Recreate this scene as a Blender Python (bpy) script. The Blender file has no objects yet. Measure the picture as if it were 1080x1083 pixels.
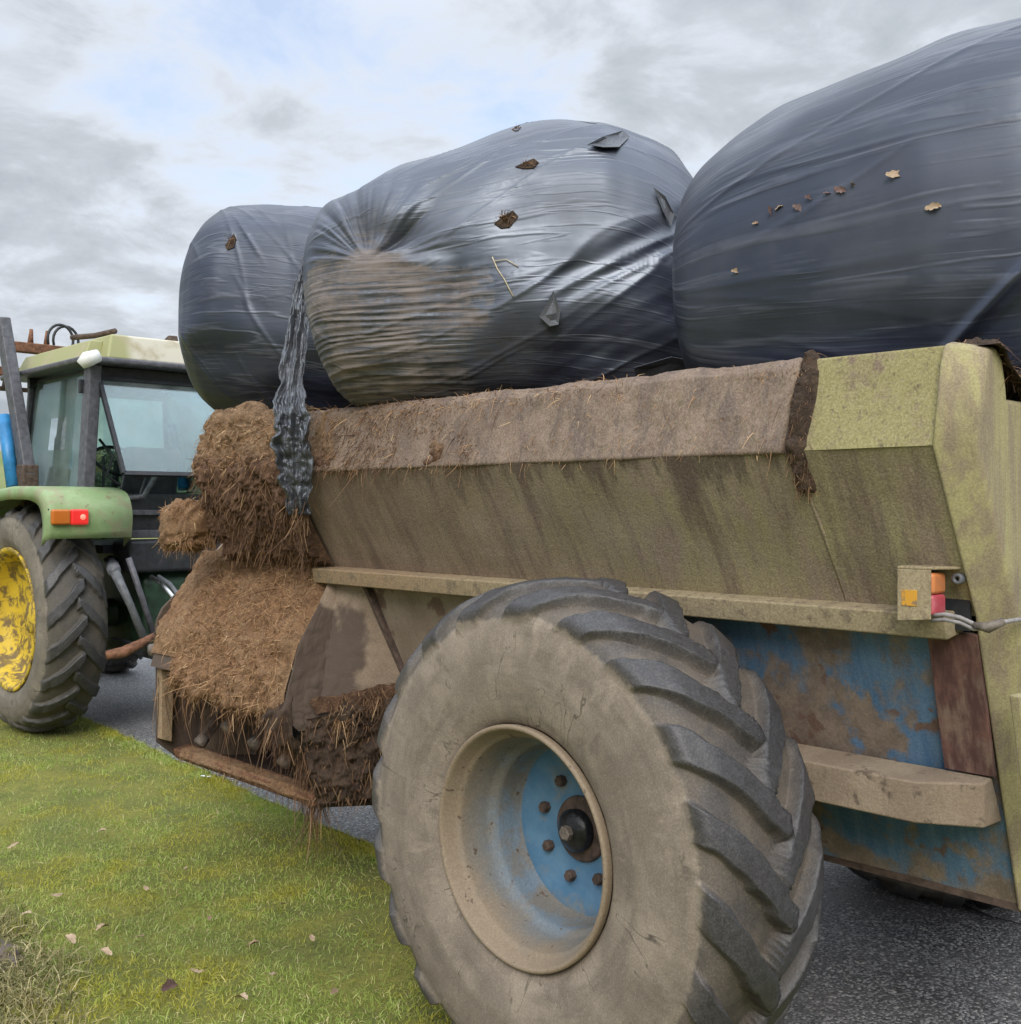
import bpy, math, random
import numpy as np
from mathutils import Vector, Matrix
R = math.radians
rng = np.random.default_rng(7)
random.seed(7)
sc = bpy.context.scene
C = sc.collection

# ------------------------------------------------------------------ camera, sky, sun, exposure
# World: X = to the right of the vehicles (n), Y = their driving direction (u), Z = up.
FPX, HZ, EYE = 1180.0, 535.0, 1.65
SN, CS = math.sin(R(43)), math.cos(R(43))
cd = bpy.data.cameras.new('camera'); cam = bpy.data.objects.new('camera', cd); C.objects.link(cam)
cam.location = (0, 0, EYE); cam.rotation_euler = (R(90), 0, R(-43))
cd.sensor_fit = 'HORIZONTAL'; cd.sensor_width = 36; cd.lens = 36 * FPX / 1080
cd.shift_y = -6.5 / 1080; cd.clip_end = 5000; cd.clip_start = 0.05
sc.camera = cam
sc.view_settings.view_transform = 'Standard'; sc.view_settings.look = 'None'
sc.view_settings.exposure = 0.72; sc.view_settings.gamma = 1
SUN_EL, SUN_AZ = 36, 228          # azimuth clockwise from +Y: the light comes from behind the photographer
sd = bpy.data.lights.new('sun', 'SUN'); sun = bpy.data.objects.new('sun', sd); C.objects.link(sun)
sd.energy = 1.5; sd.angle = R(30); sd.color = (1, .95, .88)
_d = Vector((math.sin(R(SUN_AZ)) * math.cos(R(SUN_EL)), math.cos(R(SUN_AZ)) * math.cos(R(SUN_EL)), math.sin(R(SUN_EL))))
sun.rotation_euler = _d.to_track_quat('Z', 'Y').to_euler(); sun.location = _d * 50


class N:
    """small node-graph writer"""
    def __init__(s, tree):
        s.t = tree; s.n = tree.nodes; s.l = tree.links; s._pos = None
    def new(s, typ, **kw):
        o = s.n.new(typ)
        for k, v in kw.items(): setattr(o, k, v)
        return o
    def put(s, sock, v):
        if hasattr(v, 'is_output') or isinstance(v, bpy.types.NodeSocket): s.l.new(v, sock)
        elif v is not None:
            if isinstance(v, (tuple, list)) and len(v) == 3 and sock.type == 'RGBA': v = (*v, 1)
            sock.default_value = v
    def pos(s):
        if s._pos is None: s._pos = s.new('ShaderNodeNewGeometry').outputs['Position']
        return s._pos
    def uv(s): return s.new('ShaderNodeUVMap').outputs[0]
    def attr(s, name): return s.new('ShaderNodeAttribute', attribute_name=name).outputs['Fac']
    def rnd(s): return s.new('ShaderNodeNewGeometry').outputs['Random Per Island']
    def sep(s, v):
        o = s.new('ShaderNodeSeparateXYZ'); s.put(o.inputs[0], v); return o.outputs
    def mapping(s, v, scale=(1, 1, 1), rot=(0, 0, 0), loc=(0, 0, 0)):
        o = s.new('ShaderNodeMapping'); s.put(o.inputs['Vector'], v)
        o.inputs['Scale'].default_value = scale; o.inputs['Rotation'].default_value = rot; o.inputs['Location'].default_value = loc
        return o.outputs[0]
    def noise(s, scale=5, detail=4, rough=.55, v=None, dist=0):
        o = s.new('ShaderNodeTexNoise'); s.put(o.inputs['Vector'], v if v is not None else s.pos())
        o.inputs['Scale'].default_value = scale; o.inputs['Detail'].default_value = detail
        o.inputs['Roughness'].default_value = rough; o.inputs['Distortion'].default_value = dist
        return o.outputs['Fac']
    def voro(s, scale=5, v=None, out='Distance', feature='F1'):
        o = s.new('ShaderNodeTexVoronoi', feature=feature); s.put(o.inputs['Vector'], v if v is not None else s.pos())
        o.inputs['Scale'].default_value = scale
        return o.outputs[out]
    def m(s, op, a, b=None, c=None, clamp=False):
        o = s.new('ShaderNodeMath', operation=op, use_clamp=clamp)
        for i, v in enumerate((a, b, c)):
            if v is not None: s.put(o.inputs[i], v)
        return o.outputs[0]
    def rng(s, v, a, b, c=0.0, d=1.0, smooth=True):
        o = s.new('ShaderNodeMapRange', interpolation_type='SMOOTHSTEP' if smooth else 'LINEAR', clamp=True)
        s.put(o.inputs[0], v)
        for i, x in enumerate((a, b, c, d)): o.inputs[1 + i].default_value = x
        return o.outputs[0]
    def mix(s, f, a, b, blend='MIX'):
        o = s.new('ShaderNodeMix', data_type='RGBA', blend_type=blend)
        s.put(o.inputs[0], f); s.put(o.inputs[6], a); s.put(o.inputs[7], b)
        return o.outputs[2]
    def ramp(s, f, stops):
        o = s.new('ShaderNodeValToRGB'); s.put(o.inputs[0], f); e = o.color_ramp.elements
        while len(e) < len(stops): e.new(.5)
        for q, (p, c) in zip(e, stops):
            q.position = p; q.color = (*c, 1) if len(c) == 3 else c
        return o.outputs[0]
    def bump(s, h, strength=.5, dist=.01, normal=None):
        o = s.new('ShaderNodeBump'); s.put(o.inputs['Height'], h)
        o.inputs['Strength'].default_value = strength; o.inputs['Distance'].default_value = dist
        if normal is not None: s.put(o.inputs['Normal'], normal)
        return o.outputs[0]


def material(name, fn, rough=.75, metal=0.0, ior=1.45, **extra):
    m = bpy.data.materials.new(name); m.use_nodes = True
    g = N(m.node_tree); bs = g.n['Principled BSDF']
    bs.inputs['Roughness'].default_value = rough; bs.inputs['Metallic'].default_value = metal; bs.inputs['IOR'].default_value = ior
    for k, v in extra.items(): bs.inputs[k.replace('_', ' ')].default_value = v
    if name.startswith('film'): bs.inputs['Specular Tint'].default_value = (.80, .88, 1.0, 1)
    res = fn(g)
    if not isinstance(res, tuple) or isinstance(res[0], (int, float)): res = (res,)
    g.put(bs.inputs['Base Color'], res[0])
    if len(res) > 1 and res[1] is not None: g.put(bs.inputs['Normal'], res[1])
    if len(res) > 2 and res[2] is not None: g.put(bs.inputs['Roughness'], res[2])
    return m


# sky: Nishita blue behind broken stratocumulus
w = bpy.data.worlds.new('World'); sc.world = w; w.use_nodes = True
g = N(w.node_tree); g.n.clear()
sky = g.new('ShaderNodeTexSky', sky_type='NISHITA'); sky.sun_disc = False
sky.sun_elevation = R(SUN_EL); sky.sun_rotation = R(SUN_AZ); sky.altitude = 50; sky.dust_density = 1.5
bgs = g.new('ShaderNodeBackground'); g.l.new(sky.outputs[0], bgs.inputs[0]); bgs.inputs[1].default_value = .12
dirv = g.new('ShaderNodeTexCoord').outputs['Generated']
x, y, z = g.sep(dirv)
zz = g.m('ADD', g.m('MAXIMUM', z, 0.0), .22)
cv = g.new('ShaderNodeCombineXYZ'); g.put(cv.inputs[0], g.m('DIVIDE', x, zz)); g.put(cv.inputs[1], g.m('DIVIDE', y, zz))
pl = cv.outputs[0]
big = g.noise(1.15, 6, .55, g.mapping(pl, loc=(3.1, 1.7, 0)), .25)
fine = g.noise(3.6, 8, .62, g.mapping(pl, loc=(7.3, 2.2, 0)), .35)
def blob(dx, dy, dz, a, b):
    v = Vector((dx, dy, dz)).normalized()
    o = g.new('ShaderNodeVectorMath', operation='DOT_PRODUCT'); g.put(o.inputs[0], dirv); o.inputs[1].default_value = v
    return g.rng(o.outputs['Value'], math.cos(R(b)), math.cos(R(a)))
def pdir(px, py):
    k = (px - 540) / FPX; X = k; D = 1.0
    return (CS * X + SN * D, -SN * X + CS * D, (HZ - py) / FPX)
gap = g.m('MAXIMUM', blob(*pdir(300, 110), 3, 11), g.m('MULTIPLY', blob(*pdir(470, 75), 2, 9), .9))
dens = g.m('ADD', g.m('MULTIPLY', big, .5), g.m('MULTIPLY', fine, .6))
dens = g.m('SUBTRACT', dens, g.m('MULTIPLY', gap, .16))
mask = g.rng(dens, .30, .50)
lum = g.ramp(dens, [(.34, (.66, .70, .78)), (.45, (.53, .565, .62)), (.53, (.405, .438, .478)), (.66, (.30, .33, .365))])
up = g.rng(z, .36, .95, .90, 3.3)
bgc = g.new('ShaderNodeBackground'); g.put(bgc.inputs[0], lum); g.put(bgc.inputs[1], up)
mx = g.new('ShaderNodeMixShader'); g.put(mx.inputs[0], g.m('ADD', g.m('MULTIPLY', mask, .62), .38))
g.l.new(bgs.outputs[0], mx.inputs[1]); g.l.new(bgc.outputs[0], mx.inputs[2])
ow = g.new('ShaderNodeOutputWorld'); g.l.new(mx.outputs[0], ow.inputs[0])

# ------------------------------------------------------------------ helpers
def at(px, py, n=None, u=None, D=None):
    """a pixel of the photograph to a world point on the plane X=n, Y=u, or at depth D"""
    k = (px - 540) / FPX
    if n is not None: D = n / (SN + CS * k)
    elif u is not None: D = u / (CS - SN * k)
    X = k * D
    return np.array((CS * X + SN * D, -SN * X + CS * D, EYE - (py - HZ) / FPX * D))

def _h(ix, iy, iz, seed):
    h = (ix * 374761393 + iy * 668265263 + iz * 2147483647 + seed * 1274126177) & 0xffffffff
    h = ((h ^ (h >> 13)) * 1274126177) & 0xffffffff
    return ((h ^ (h >> 16)) & 0xffff) / 65535.0
def vnoise(P, seed=0):
    P = np.asarray(P, float); i = np.floor(P).astype(np.int64); f = P - i; f = f * f * f * (f * (f * 6 - 15) + 10); r = 0
    for a in (0, 1):
        for b in (0, 1):
            for c in (0, 1):
                wgt = (f[..., 0] if a else 1 - f[..., 0]) * (f[..., 1] if b else 1 - f[..., 1]) * (f[..., 2] if c else 1 - f[..., 2])
                r = r + wgt * _h(i[..., 0] + a, i[..., 1] + b, i[..., 2] + c, seed)
    return r
def fbm(P, o=4, seed=0):
    P = np.asarray(P, float); s = 0; a = .5
    for k in range(o): s = s + a * (vnoise(P * 2 ** k, seed + k) * 2 - 1); a *= .5
    return s
def sstep(a, b, x):
    t = np.clip((x - a) / (b - a), 0, 1); return t * t * (3 - 2 * t)

def wloc(p): return Vector((0, 0, 0)) if p is None else (wloc(p.parent) + p.location)
def link(name, me, m, parent):
    o = bpy.data.objects.new(name, me); C.objects.link(o)
    if m is not None: me.materials.append(m)
    if parent is not None: o.parent = parent
    return o
def fast(name, V, F, m, parent=None, smooth=False, uv=None, attrs=None, origin=None):
    """V (n,3) world coordinates, F (k,4) or (k,3) -> one mesh object"""
    V = np.asarray(V, np.float32).reshape(-1, 3); F = np.asarray(F, np.int32); k = F.shape[1]
    off = wloc(parent)
    me = bpy.data.meshes.new(name)
    o = link(name, me, m, parent)
    if parent is None:
        org = Vector(origin) if origin is not None else Vector(V.mean(0)) * 0
        o.location = org; off = org
    V = V - np.array(off, np.float32)
    me.vertices.add(len(V)); me.vertices.foreach_set('co', V.ravel())
    me.loops.add(F.size); me.loops.foreach_set('vertex_index', F.ravel())
    me.polygons.add(len(F)); me.polygons.foreach_set('loop_start', np.arange(0, F.size, k, dtype=np.int32))
    me.polygons.foreach_set('loop_total', np.full(len(F), k, np.int32))
    me.polygons.foreach_set('use_smooth', np.full(len(F), smooth))
    if uv is not None:
        l = me.uv_layers.new(name='UVMap'); l.data.foreach_set('uv', np.asarray(uv, np.float32)[F.ravel()].ravel())
    for an, av in (attrs or {}).items():
        a = me.attributes.new(an, 'FLOAT', 'POINT'); a.data.foreach_set('value', np.asarray(av, np.float32).ravel())
    me.update(calc_edges=True); me.validate()
    return o
def grid_faces(a, b, wrap_a=False, wrap_b=False):
    i = np.arange(a if wrap_a else a - 1); j = np.arange(b if wrap_b else b - 1)
    I, J = np.meshgrid(i, j, indexing='ij'); I2 = (I + 1) % a; J2 = (J + 1) % b
    return np.stack([I * b + J, I2 * b + J, I2 * b + J2, I * b + J2], -1).reshape(-1, 4)

class MB:
    def __init__(s): s.v = []; s.f = []
    def add(s, vs, fs):
        o = len(s.v); s.v += [tuple(map(float, q)) for q in vs]; s.f += [tuple(o + i for i in q) for q in fs]; return s
    def box(s, a, b):
        (x0, y0, z0), (x1, y1, z1) = a, b
        return s.add([(x0, y0, z0), (x1, y0, z0), (x1, y1, z0), (x0, y1, z0), (x0, y0, z1), (x1, y0, z1), (x1, y1, z1), (x0, y1, z1)],
                     [(0, 3, 2, 1), (4, 5, 6, 7), (0, 1, 5, 4), (1, 2, 6, 5), (2, 3, 7, 6), (3, 0, 4, 7)])
    def prism(s, poly, axis, a, b, poly2=None):
        """poly in the two other axes (in X,Y,Z order), swept along the axis from a to b"""
        n = len(poly); P = []
        for val, pp in ((a, poly), (b, poly2 or poly)):
            for q in pp:
                c = list(q); c.insert(axis, val); P.append(c)
        fs = [tuple(range(n))[::-1], tuple(range(n, 2 * n))] + [(i, (i + 1) % n, n + (i + 1) % n, n + i) for i in range(n)]
        return s.add(P, fs)
    def tube(s, pts, r, seg=10):
        pts = [Vector(p) for p in pts]; rs = r if hasattr(r, '__len__') else [r] * len(pts); rings = []
        ref = None
        for i, p in enumerate(pts):
            t = (pts[min(i + 1, len(pts) - 1)] - pts[max(i - 1, 0)]).normalized()
            if ref is None: ref = t.orthogonal().normalized()
            ref = (ref - t * ref.dot(t)).normalized(); q = t.cross(ref)
            rings.append([p + (ref * math.cos(a) + q * math.sin(a)) * rs[i] for a in [2 * math.pi * j / seg for j in range(seg)]])
        vs = [v for rg in rings for v in rg]; fs = []
        for i in range(len(pts) - 1):
            for j in range(seg):
                a, b = i * seg + j, i * seg + (j + 1) % seg
                fs.append((a, b, b + seg, a + seg))
        fs += [tuple(range(seg))[::-1], tuple(range((len(pts) - 1) * seg, len(pts) * seg))]
        return s.add(vs, fs)
    def bar(s, p, q, wx, wz, up=(0, 0, 1)):
        p, q = Vector(p), Vector(q); t = (q - p).normalized(); a = t.cross(Vector(up)).normalized(); b = a.cross(t)
        vs = [c + a * sx * wx / 2 + b * sz * wz / 2 for c in (p, q) for sx, sz in ((-1, -1), (1, -1), (1, 1), (-1, 1))]
        return s.add(vs, [(0, 1, 2, 3), (7, 6, 5, 4), (0, 4, 5, 1), (1, 5, 6, 2), (2, 6, 7, 3), (3, 7, 4, 0)])
    def lathe(s, prof, c, seg=64, closed=False):
        """profile [(x, r)] turned about an axis parallel to X through c"""
        n = len(prof); vs = []
        for i in range(seg):
            a = 2 * math.pi * i / seg
            for (px, r) in prof: vs.append((c[0] + px, c[1] + r * math.cos(a), c[2] + r * math.sin(a)))
        fs = []
        for i in range(seg):
            for j in range(n - 1 if not closed else n):
                a, b = i * n + j, ((i + 1) % seg) * n + j; j2 = (j + 1) % n
                fs.append((a, i * n + j2, ((i + 1) % seg) * n + j2, b))
        return s.add(vs, fs)
    def build(s, name, m, parent=None, smooth=False, bevel=0, bseg=2, sub=0, origin=(0, 0, 0), recalc=True):
        off = wloc(parent) if parent is not None else Vector(origin)
        me = bpy.data.meshes.new(name); me.from_pydata([Vector(v) - off for v in s.v], [], s.f)
        if recalc:
            import bmesh
            b = bmesh.new(); b.from_mesh(me); bmesh.ops.recalc_face_normals(b, faces=b.faces); b.to_mesh(me); b.free()
        o = link(name, me, m, parent)
        if parent is None: o.location = off
        if smooth:
            for p in me.polygons: p.use_smooth = True
        if bevel:
            md = o.modifiers.new('bevel', 'BEVEL'); md.width = bevel; md.segments = bseg; md.limit_method = 'ANGLE'; md.angle_limit = R(40)
            for p in me.polygons: p.use_smooth = True
            wn = o.modifiers.new('wn', 'WEIGHTED_NORMAL')
        return o
def empty(name, loc, parent=None):
    o = bpy.data.objects.new(name, None); C.objects.link(o); o.empty_display_size = .2
    if parent is not None: o.parent = parent; o.location = Vector(loc) - wloc(parent)
    else: o.location = loc
    return o
def tag(o, label=None, cat=None, group=None, kind=None):
    for k, v in (('label', label), ('category', cat), ('group', group), ('kind', kind)):
        if v: o[k] = v
    return o
def ribbons(name, P, D, L, W, m, parent=None, droop=.3, curl=.3, seg=3, taper=.7, origin=None):
    """many thin curved strips: roots P, directions D, lengths L, widths W"""
    n = len(P); P = np.asarray(P, float); D = np.asarray(D, float); D = D / np.linalg.norm(D, axis=1, keepdims=True)
    side = np.cross(D, rng.normal(size=(n, 3))); side /= np.linalg.norm(side, axis=1, keepdims=True) + 1e-9
    cu = np.cross(D, side) * rng.normal(0, curl, (n, 1)) + side * rng.normal(0, curl * .6, (n, 1))
    V = np.zeros((n, seg + 1, 2, 3)); L = np.asarray(L).reshape(-1, 1) * np.ones((n, 1)); W = np.asarray(W).reshape(-1, 1) * np.ones((n, 1))
    for k in range(seg + 1):
        t = k / seg
        c = P + D * L * t + cu * L * t * t; c[:, 2] -= (droop * L * t * t)[:, 0]
        hw = side * W * .5 * (1 - taper * t)
        V[:, k, 0] = c - hw; V[:, k, 1] = c + hw
    b = (np.arange(n) * (seg + 1) * 2)[:, None, None]; k = np.arange(seg)[None, :, None] * 2
    F = (b + k + np.array([0, 1, 3, 2])[None, None, :]).reshape(-1, 4)
    return fast(name, V.reshape(-1, 3), F, m, parent, smooth=True, origin=origin)

# ------------------------------------------------------------------ materials
def flat(c, var=.25, scale=30, bump=.15):
    def fn(g):
        n = g.noise(scale, 5, .6)
        return (g.mix(g.rng(n, .3, .7), tuple(v * (1 - var) for v in c), tuple(v * (1 + var) for v in c)), g.bump(n, bump, .004))
    return fn
def m_hull(g):
    x, y, z = g.sep(g.pos())
    st = g.noise(1, 6, .65, g.mapping(g.pos(), (5, 16, 1.3)))
    st2 = g.noise(1, 6, .7, g.mapping(g.pos(), (3, 17, 1.6), loc=(3, 1, 0)), .3)
    bl = g.noise(4.5, 5, .6); gr = g.noise(170, 4, .75); gr2 = g.noise(55, 3, .7)
    rearness = g.rng(y, 4.3, 1.6)
    gf = g.m('MULTIPLY', g.rng(g.m('ADD', g.m('MULTIPLY', bl, .7), g.m('MULTIPLY', st, .5)), .42, .72), g.m('ADD', g.m('MULTIPLY', rearness, .62), .12))
    c = g.mix(gf, (.37, .285, .23), (.42, .385, .18))
    c = g.mix(g.m('MULTIPLY', g.rng(st2, .50, .68), .7), c, (.19, .145, .118))
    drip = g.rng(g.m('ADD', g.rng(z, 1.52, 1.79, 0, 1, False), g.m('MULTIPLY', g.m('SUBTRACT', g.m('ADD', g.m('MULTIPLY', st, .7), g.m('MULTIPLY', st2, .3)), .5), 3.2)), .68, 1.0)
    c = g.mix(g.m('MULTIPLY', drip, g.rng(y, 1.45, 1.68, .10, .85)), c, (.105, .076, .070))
    c = g.mix(g.m('MULTIPLY', g.rng(g.m('ADD', y, g.m('MULTIPLY', g.m('SUBTRACT', bl, .5), 2.4)), 1.9, 3.9), .82), c, g.mix(g.rng(st, .4, .62), (.175, .112, .090), (.28, .190, .148)))
    run = g.noise(1, 6, .62, g.mapping(g.pos(), (1.5, 6.5, .55), loc=(1, 7, 2)), .2)
    c = g.mix(g.m('MULTIPLY', g.rng(run, .52, .64), g.rng(y, 1.3, 1.6, .15, .72)), c, (.14, .088, .085))
    c = g.mix(g.rng(gr, .35, .7), g.mix(.45, c, (.06, .04, .03)), g.mix(.22, c, (.42, .36, .24)))
    h = g.m('ADD', g.m('MULTIPLY', gr, .5), g.m('MULTIPLY', gr2, .8))
    return c, g.bump(h, .45, .006), .85
def m_lip(g):
    x, y, z = g.sep(g.pos())
    bl = g.noise(6, 5, .65); gr = g.noise(150, 4, .8); gr2 = g.noise(38, 5, .75)
    c = g.mix(g.rng(bl, .35, .65), (.165, .110, .086), (.25, .180, .138))
    gm = g.m('MULTIPLY', g.rng(y, 1.62, 1.52), g.rng(g.m('ADD', g.m('MULTIPLY', bl, .6), g.m('MULTIPLY', gr2, .5)), .36, .56))
    gm2 = g.m('MULTIPLY', g.rng(y, 3.2, 1.9), g.m('MULTIPLY', g.rng(gr2, .52, .68), .5))
    c = g.mix(g.m('MAXIMUM', gm, gm2), c, (.30, .275, .10))
    sta = g.noise(1, 6, .7, g.mapping(g.pos(), (9, 11, 3.5), loc=(2, 0, 4)))
    c = g.mix(g.m('MULTIPLY', g.rng(sta, .46, .62), g.m('MULTIPLY', g.rng(y, 1.45, 1.7), .85)), c, (.095, .066, .062))
    c = g.mix(g.m('MULTIPLY', g.rng(y, 2.4, 4.2), .45), c, (.20, .125, .080))
    c = g.mix(g.m('MULTIPLY', g.rng(gr2, .54, .68), .8), c, (.085, .056, .042))
    c = g.mix(g.rng(gr, .35, .7), g.mix(.4, c, (.09, .06, .045)), g.mix(.25, c, (.5, .42, .32)))
    return c, g.bump(g.m('ADD', g.m('MULTIPLY', gr, .6), gr2), .38, .006), .85
def m_rear(g):
    x, y, z = g.sep(g.pos())
    st = g.noise(1, 6, .65, g.mapping(g.pos(), (26, 20, 1.5))); gr = g.noise(190, 4, .8); bl = g.noise(5, 4, .6)
    c = g.mix(g.rng(st, .38, .62), (.30, .235, .17), (.43, .385, .19))
    c = g.mix(g.m('MULTIPLY', g.rng(bl, .5, .68), .55), c, (.19, .145, .115))
    c = g.mix(g.rng(gr, .35, .7), g.mix(.35, c, (.12, .09, .05)), g.mix(.2, c, (.55, .5, .3)))
    return c, g.bump(gr, .35, .005), .88
def m_blue(g):
    x, y, z = g.sep(g.pos())
    bl = g.noise(4.2, 7, .62, g.mapping(g.pos(), (1, 1, .8), loc=(.4, 2.3, .2))); gr = g.noise(140, 4, .75); st = g.noise(1, 5, .6, g.mapping(g.pos(), (10, 30, 3)))
    front = g.rng(y, 2.5, 3.3)
    edge = g.m('MAXIMUM', g.rng(y, 1.36, 1.24), g.m('MULTIPLY', g.rng(z, .74, .64), .5))
    rf = g.rng(g.m('ADD', bl, g.m('ADD', g.m('MULTIPLY', front, .5), g.m('MULTIPLY', edge, .16))), .49, .60)
    blue = g.mix(g.rng(st, .35, .7), (.060, .155, .285), (.115, .22, .345))
    rust = g.mix(g.rng(g.noise(18, 5, .7), .35, .65), (.17, .125, .095), (.27, .205, .155))
    rust = g.mix(front, rust, g.mix(g.rng(bl, .4, .6), (.22, .16, .115), (.31, .24, .18)))
    c = g.mix(rf, blue, rust)
    ctr = g.m('MULTIPLY', g.rng(g.m('ABSOLUTE', g.m('SUBTRACT', y, 1.62)), .40, .05), g.rng(g.m('ABSOLUTE', g.m('SUBTRACT', z, 1.06)), .22, .03))
    c = g.mix(g.rng(g.m('ADD', g.m('MULTIPLY', ctr, .20), g.noise(6, 6, .65, g.mapping(g.pos(), loc=(7, 3, 2)))), .56, .66), c, rust)
    c = g.mix(g.rng(g.noise(9, 3, .5), .60, .66), c, (.15, .085, .06))
    c = g.mix(g.rng(gr, .3, .75), g.mix(.25, c, (.03, .03, .03)), g.mix(.12, c, (.4, .38, .33)))
    return c, g.bump(g.m('ADD', g.m('MULTIPLY', rf, .4), gr), .3, .005), .62
def m_ledge(g):
    x, y, z = g.sep(g.pos())
    gr = g.noise(120, 5, .8); g2 = g.noise(26, 4, .6)
    c = g.mix(g.rng(y, 3.6, 2.6), (.34, .225, .125), (.385, .31, .185))
    c = g.mix(g.rng(g2, .48, .7), c, (.20, .15, .10))
    c = g.mix(g.rng(gr, .35, .7), g.mix(.4, c, (.1, .07, .05)), g.mix(.25, c, (.55, .48, .34)))
    return c, g.bump(gr, .5, .006), .92
def m_rail(g):
    x, y, z = g.sep(g.pos())
    gr = g.noise(120, 5, .8); g2 = g.noise(7, 5, .6)
    c = g.mix(g.rng(g2, .35, .65), (.27, .205, .145), (.36, .285, .20))
    c = g.mix(g.m('MULTIPLY', g.rng(y, 1.75, 1.95), g.rng(z, .93, .90)), c, (.04, .17, .33))
    c = g.mix(g.rng(gr, .35, .7), g.mix(.35, c, (.1, .07, .05)), c)
    c = g.mix(g.rng(g.noise(16, 5, .7), .56, .68), c, (.115, .085, .062))
    return c, g.bump(g.m('ADD', gr, g.m('MULTIPLY', g2, .8)), .5, .008), .85
def m_muck(g):
    n1 = g.noise(22, 6, .7); n2 = g.noise(150, 4, .8); b = g.noise(5, 3, .5)
    c = g.mix(g.rng(n1, .35, .65), (.21, .108, .053), (.43, .240, .118))
    c = g.mix(g.rng(b, .42, .66), c, g.mix(.5, c, (.50, .33, .19)))
    c = g.mix(g.rng(n2, .4, .7), g.mix(.5, c, (.05, .026, .018)), g.mix(.25, c, (.5, .34, .19)))
    return c, g.bump(g.m('ADD', n1, n2), .8, .012), .95
def m_muckdark(g):
    n1 = g.noise(22, 6, .7); n2 = g.noise(150, 4, .8)
    c = g.mix(g.rng(n1, .35, .65), (.055, .036, .026), (.125, .080, .052))
    c = g.mix(g.rng(n2, .4, .7), g.mix(.4, c, (.02, .013, .01)), c)
    return c, g.bump(g.m('ADD', n1, n2), .8, .012), .95
def m_straw(g):
    r = g.rnd()
    return g.ramp(r, [(0, (.13, .068, .035)), (.4, (.30, .165, .082)), (.85, (.48, .295, .155)), (1, (.64, .46, .26))])
def m_strawdark(g):
    return g.ramp(g.rnd(), [(0, (.06, .033, .022)), (.6, (.17, .092, .052)), (.93, (.29, .17, .09)), (1, (.42, .29, .16))])
def m_plate(g):
    n = g.noise(5, 6, .6, g.mapping(g.pos(), (1, 1, .7))); gr = g.noise(130, 4, .8); wet = g.noise(3.2, 4, .55, g.mapping(g.pos(), loc=(5, 1.3, .4)))
    c = g.mix(g.rng(n, .35, .65), (.25, .185, .13), (.34, .262, .19))
    x, y, z = g.sep(g.pos())
    c = g.mix(g.rng(g.m('ADD', g.m('MULTIPLY', wet, .4), g.m('MULTIPLY', x, -.55)), -1.285, -1.245), c, (.10, .072, .056))
    c = g.mix(g.rng(gr, .35, .7), g.mix(.35, c, (.06, .04, .03)), c)
    return c, g.bump(g.m('ADD', gr, n), .4, .006), .85
def film(rot, sc1, dirt=False, dust=.35, amp=.16, base=(.012, .015, .031)):
    def fn(g):
        uv = g.uv()
        def crease(sx, sy, dr, loc, wd):
            n = g.noise(1, 3, .5, g.mapping(uv, (sx, sy, 1), (0, 0, R(rot + dr)), loc), .15)
            return g.rng(g.m('ABSOLUTE', g.m('SUBTRACT', n, .5)), 0, wd, 1, 0)
        big = g.noise(2.3, 5, .6); gr = g.noise(120, 4, .8); pat = g.noise(3.4, 4, .6, g.mapping(g.pos(), loc=(3, 8, 1)))
        soft = g.noise(1, 4, .55, g.mapping(uv, sc1, (0, 0, R(rot))))
        pm = g.rng(pat, .40, .62)
        c1 = g.m('MULTIPLY', crease(sc1[0], sc1[1], 0, (0, 0, 0), .035), pm)
        c2 = g.m('MULTIPLY', crease(sc1[0] * 2.2, sc1[1] * 2.3, 9, (4, 1, 0), .05), g.m('SUBTRACT', 1.0, pm))
        cr = g.m('ADD', c1, g.m('MULTIPLY', c2, .5))
        c = g.mix(g.rng(soft, .3, .7), tuple(v * .75 for v in base), tuple(v * 1.5 for v in base))
        c = g.mix(g.m('MULTIPLY', g.rng(big, .46, .72), dust), c, (.135, .130, .135))
        c = g.mix(g.m('MULTIPLY', cr, .16), c, (.22, .22, .25))
        c = g.mix(g.m('MULTIPLY', g.rng(gr, .66, .74), .3), c, (.25, .2, .15))
        rough = g.rng(g.m('ADD', g.m('MULTIPLY', big, .6), g.m('MULTIPLY', soft, .4)), .35, .65, .34, .58)
        if dirt:
            d = g.attr('dirt')
            n = g.noise(26, 6, .78); st = g.noise(1, 6, .65, g.mapping(g.pos(), (4, 4, 120))); bn = g.noise(7, 5, .65)
            tot = g.m('ADD', g.m('MULTIPLY', n, .5), g.m('ADD', g.m('MULTIPLY', st, .35), g.m('MULTIPLY', bn, .35)))
            dm = g.rng(g.m('ADD', g.m('MULTIPLY', d, .52), g.m('MULTIPLY', g.m('SUBTRACT', tot, .6), 1.35)), .30, .56)
            c = g.mix(dm, c, g.mix(g.rng(g.m('ADD', g.m('MULTIPLY', st, .6), g.m('MULTIPLY', bn, .4)), .40, .60), (.040, .033, .033), (.185, .145, .126)))
            dk = g.attr('dark_patch')
            c = g.mix(g.m('MULTIPLY', dk, g.rng(n, .3, .6)), c, (.030, .024, .023))
            rough = g.m('ADD', rough, g.m('MULTIPLY', g.m('MAXIMUM', dm, dk), .4))
        b = g.bump(g.m('ADD', soft, g.m('MULTIPLY', cr, .45)), amp, .02)
        return c, b, rough
    return fn
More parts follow.
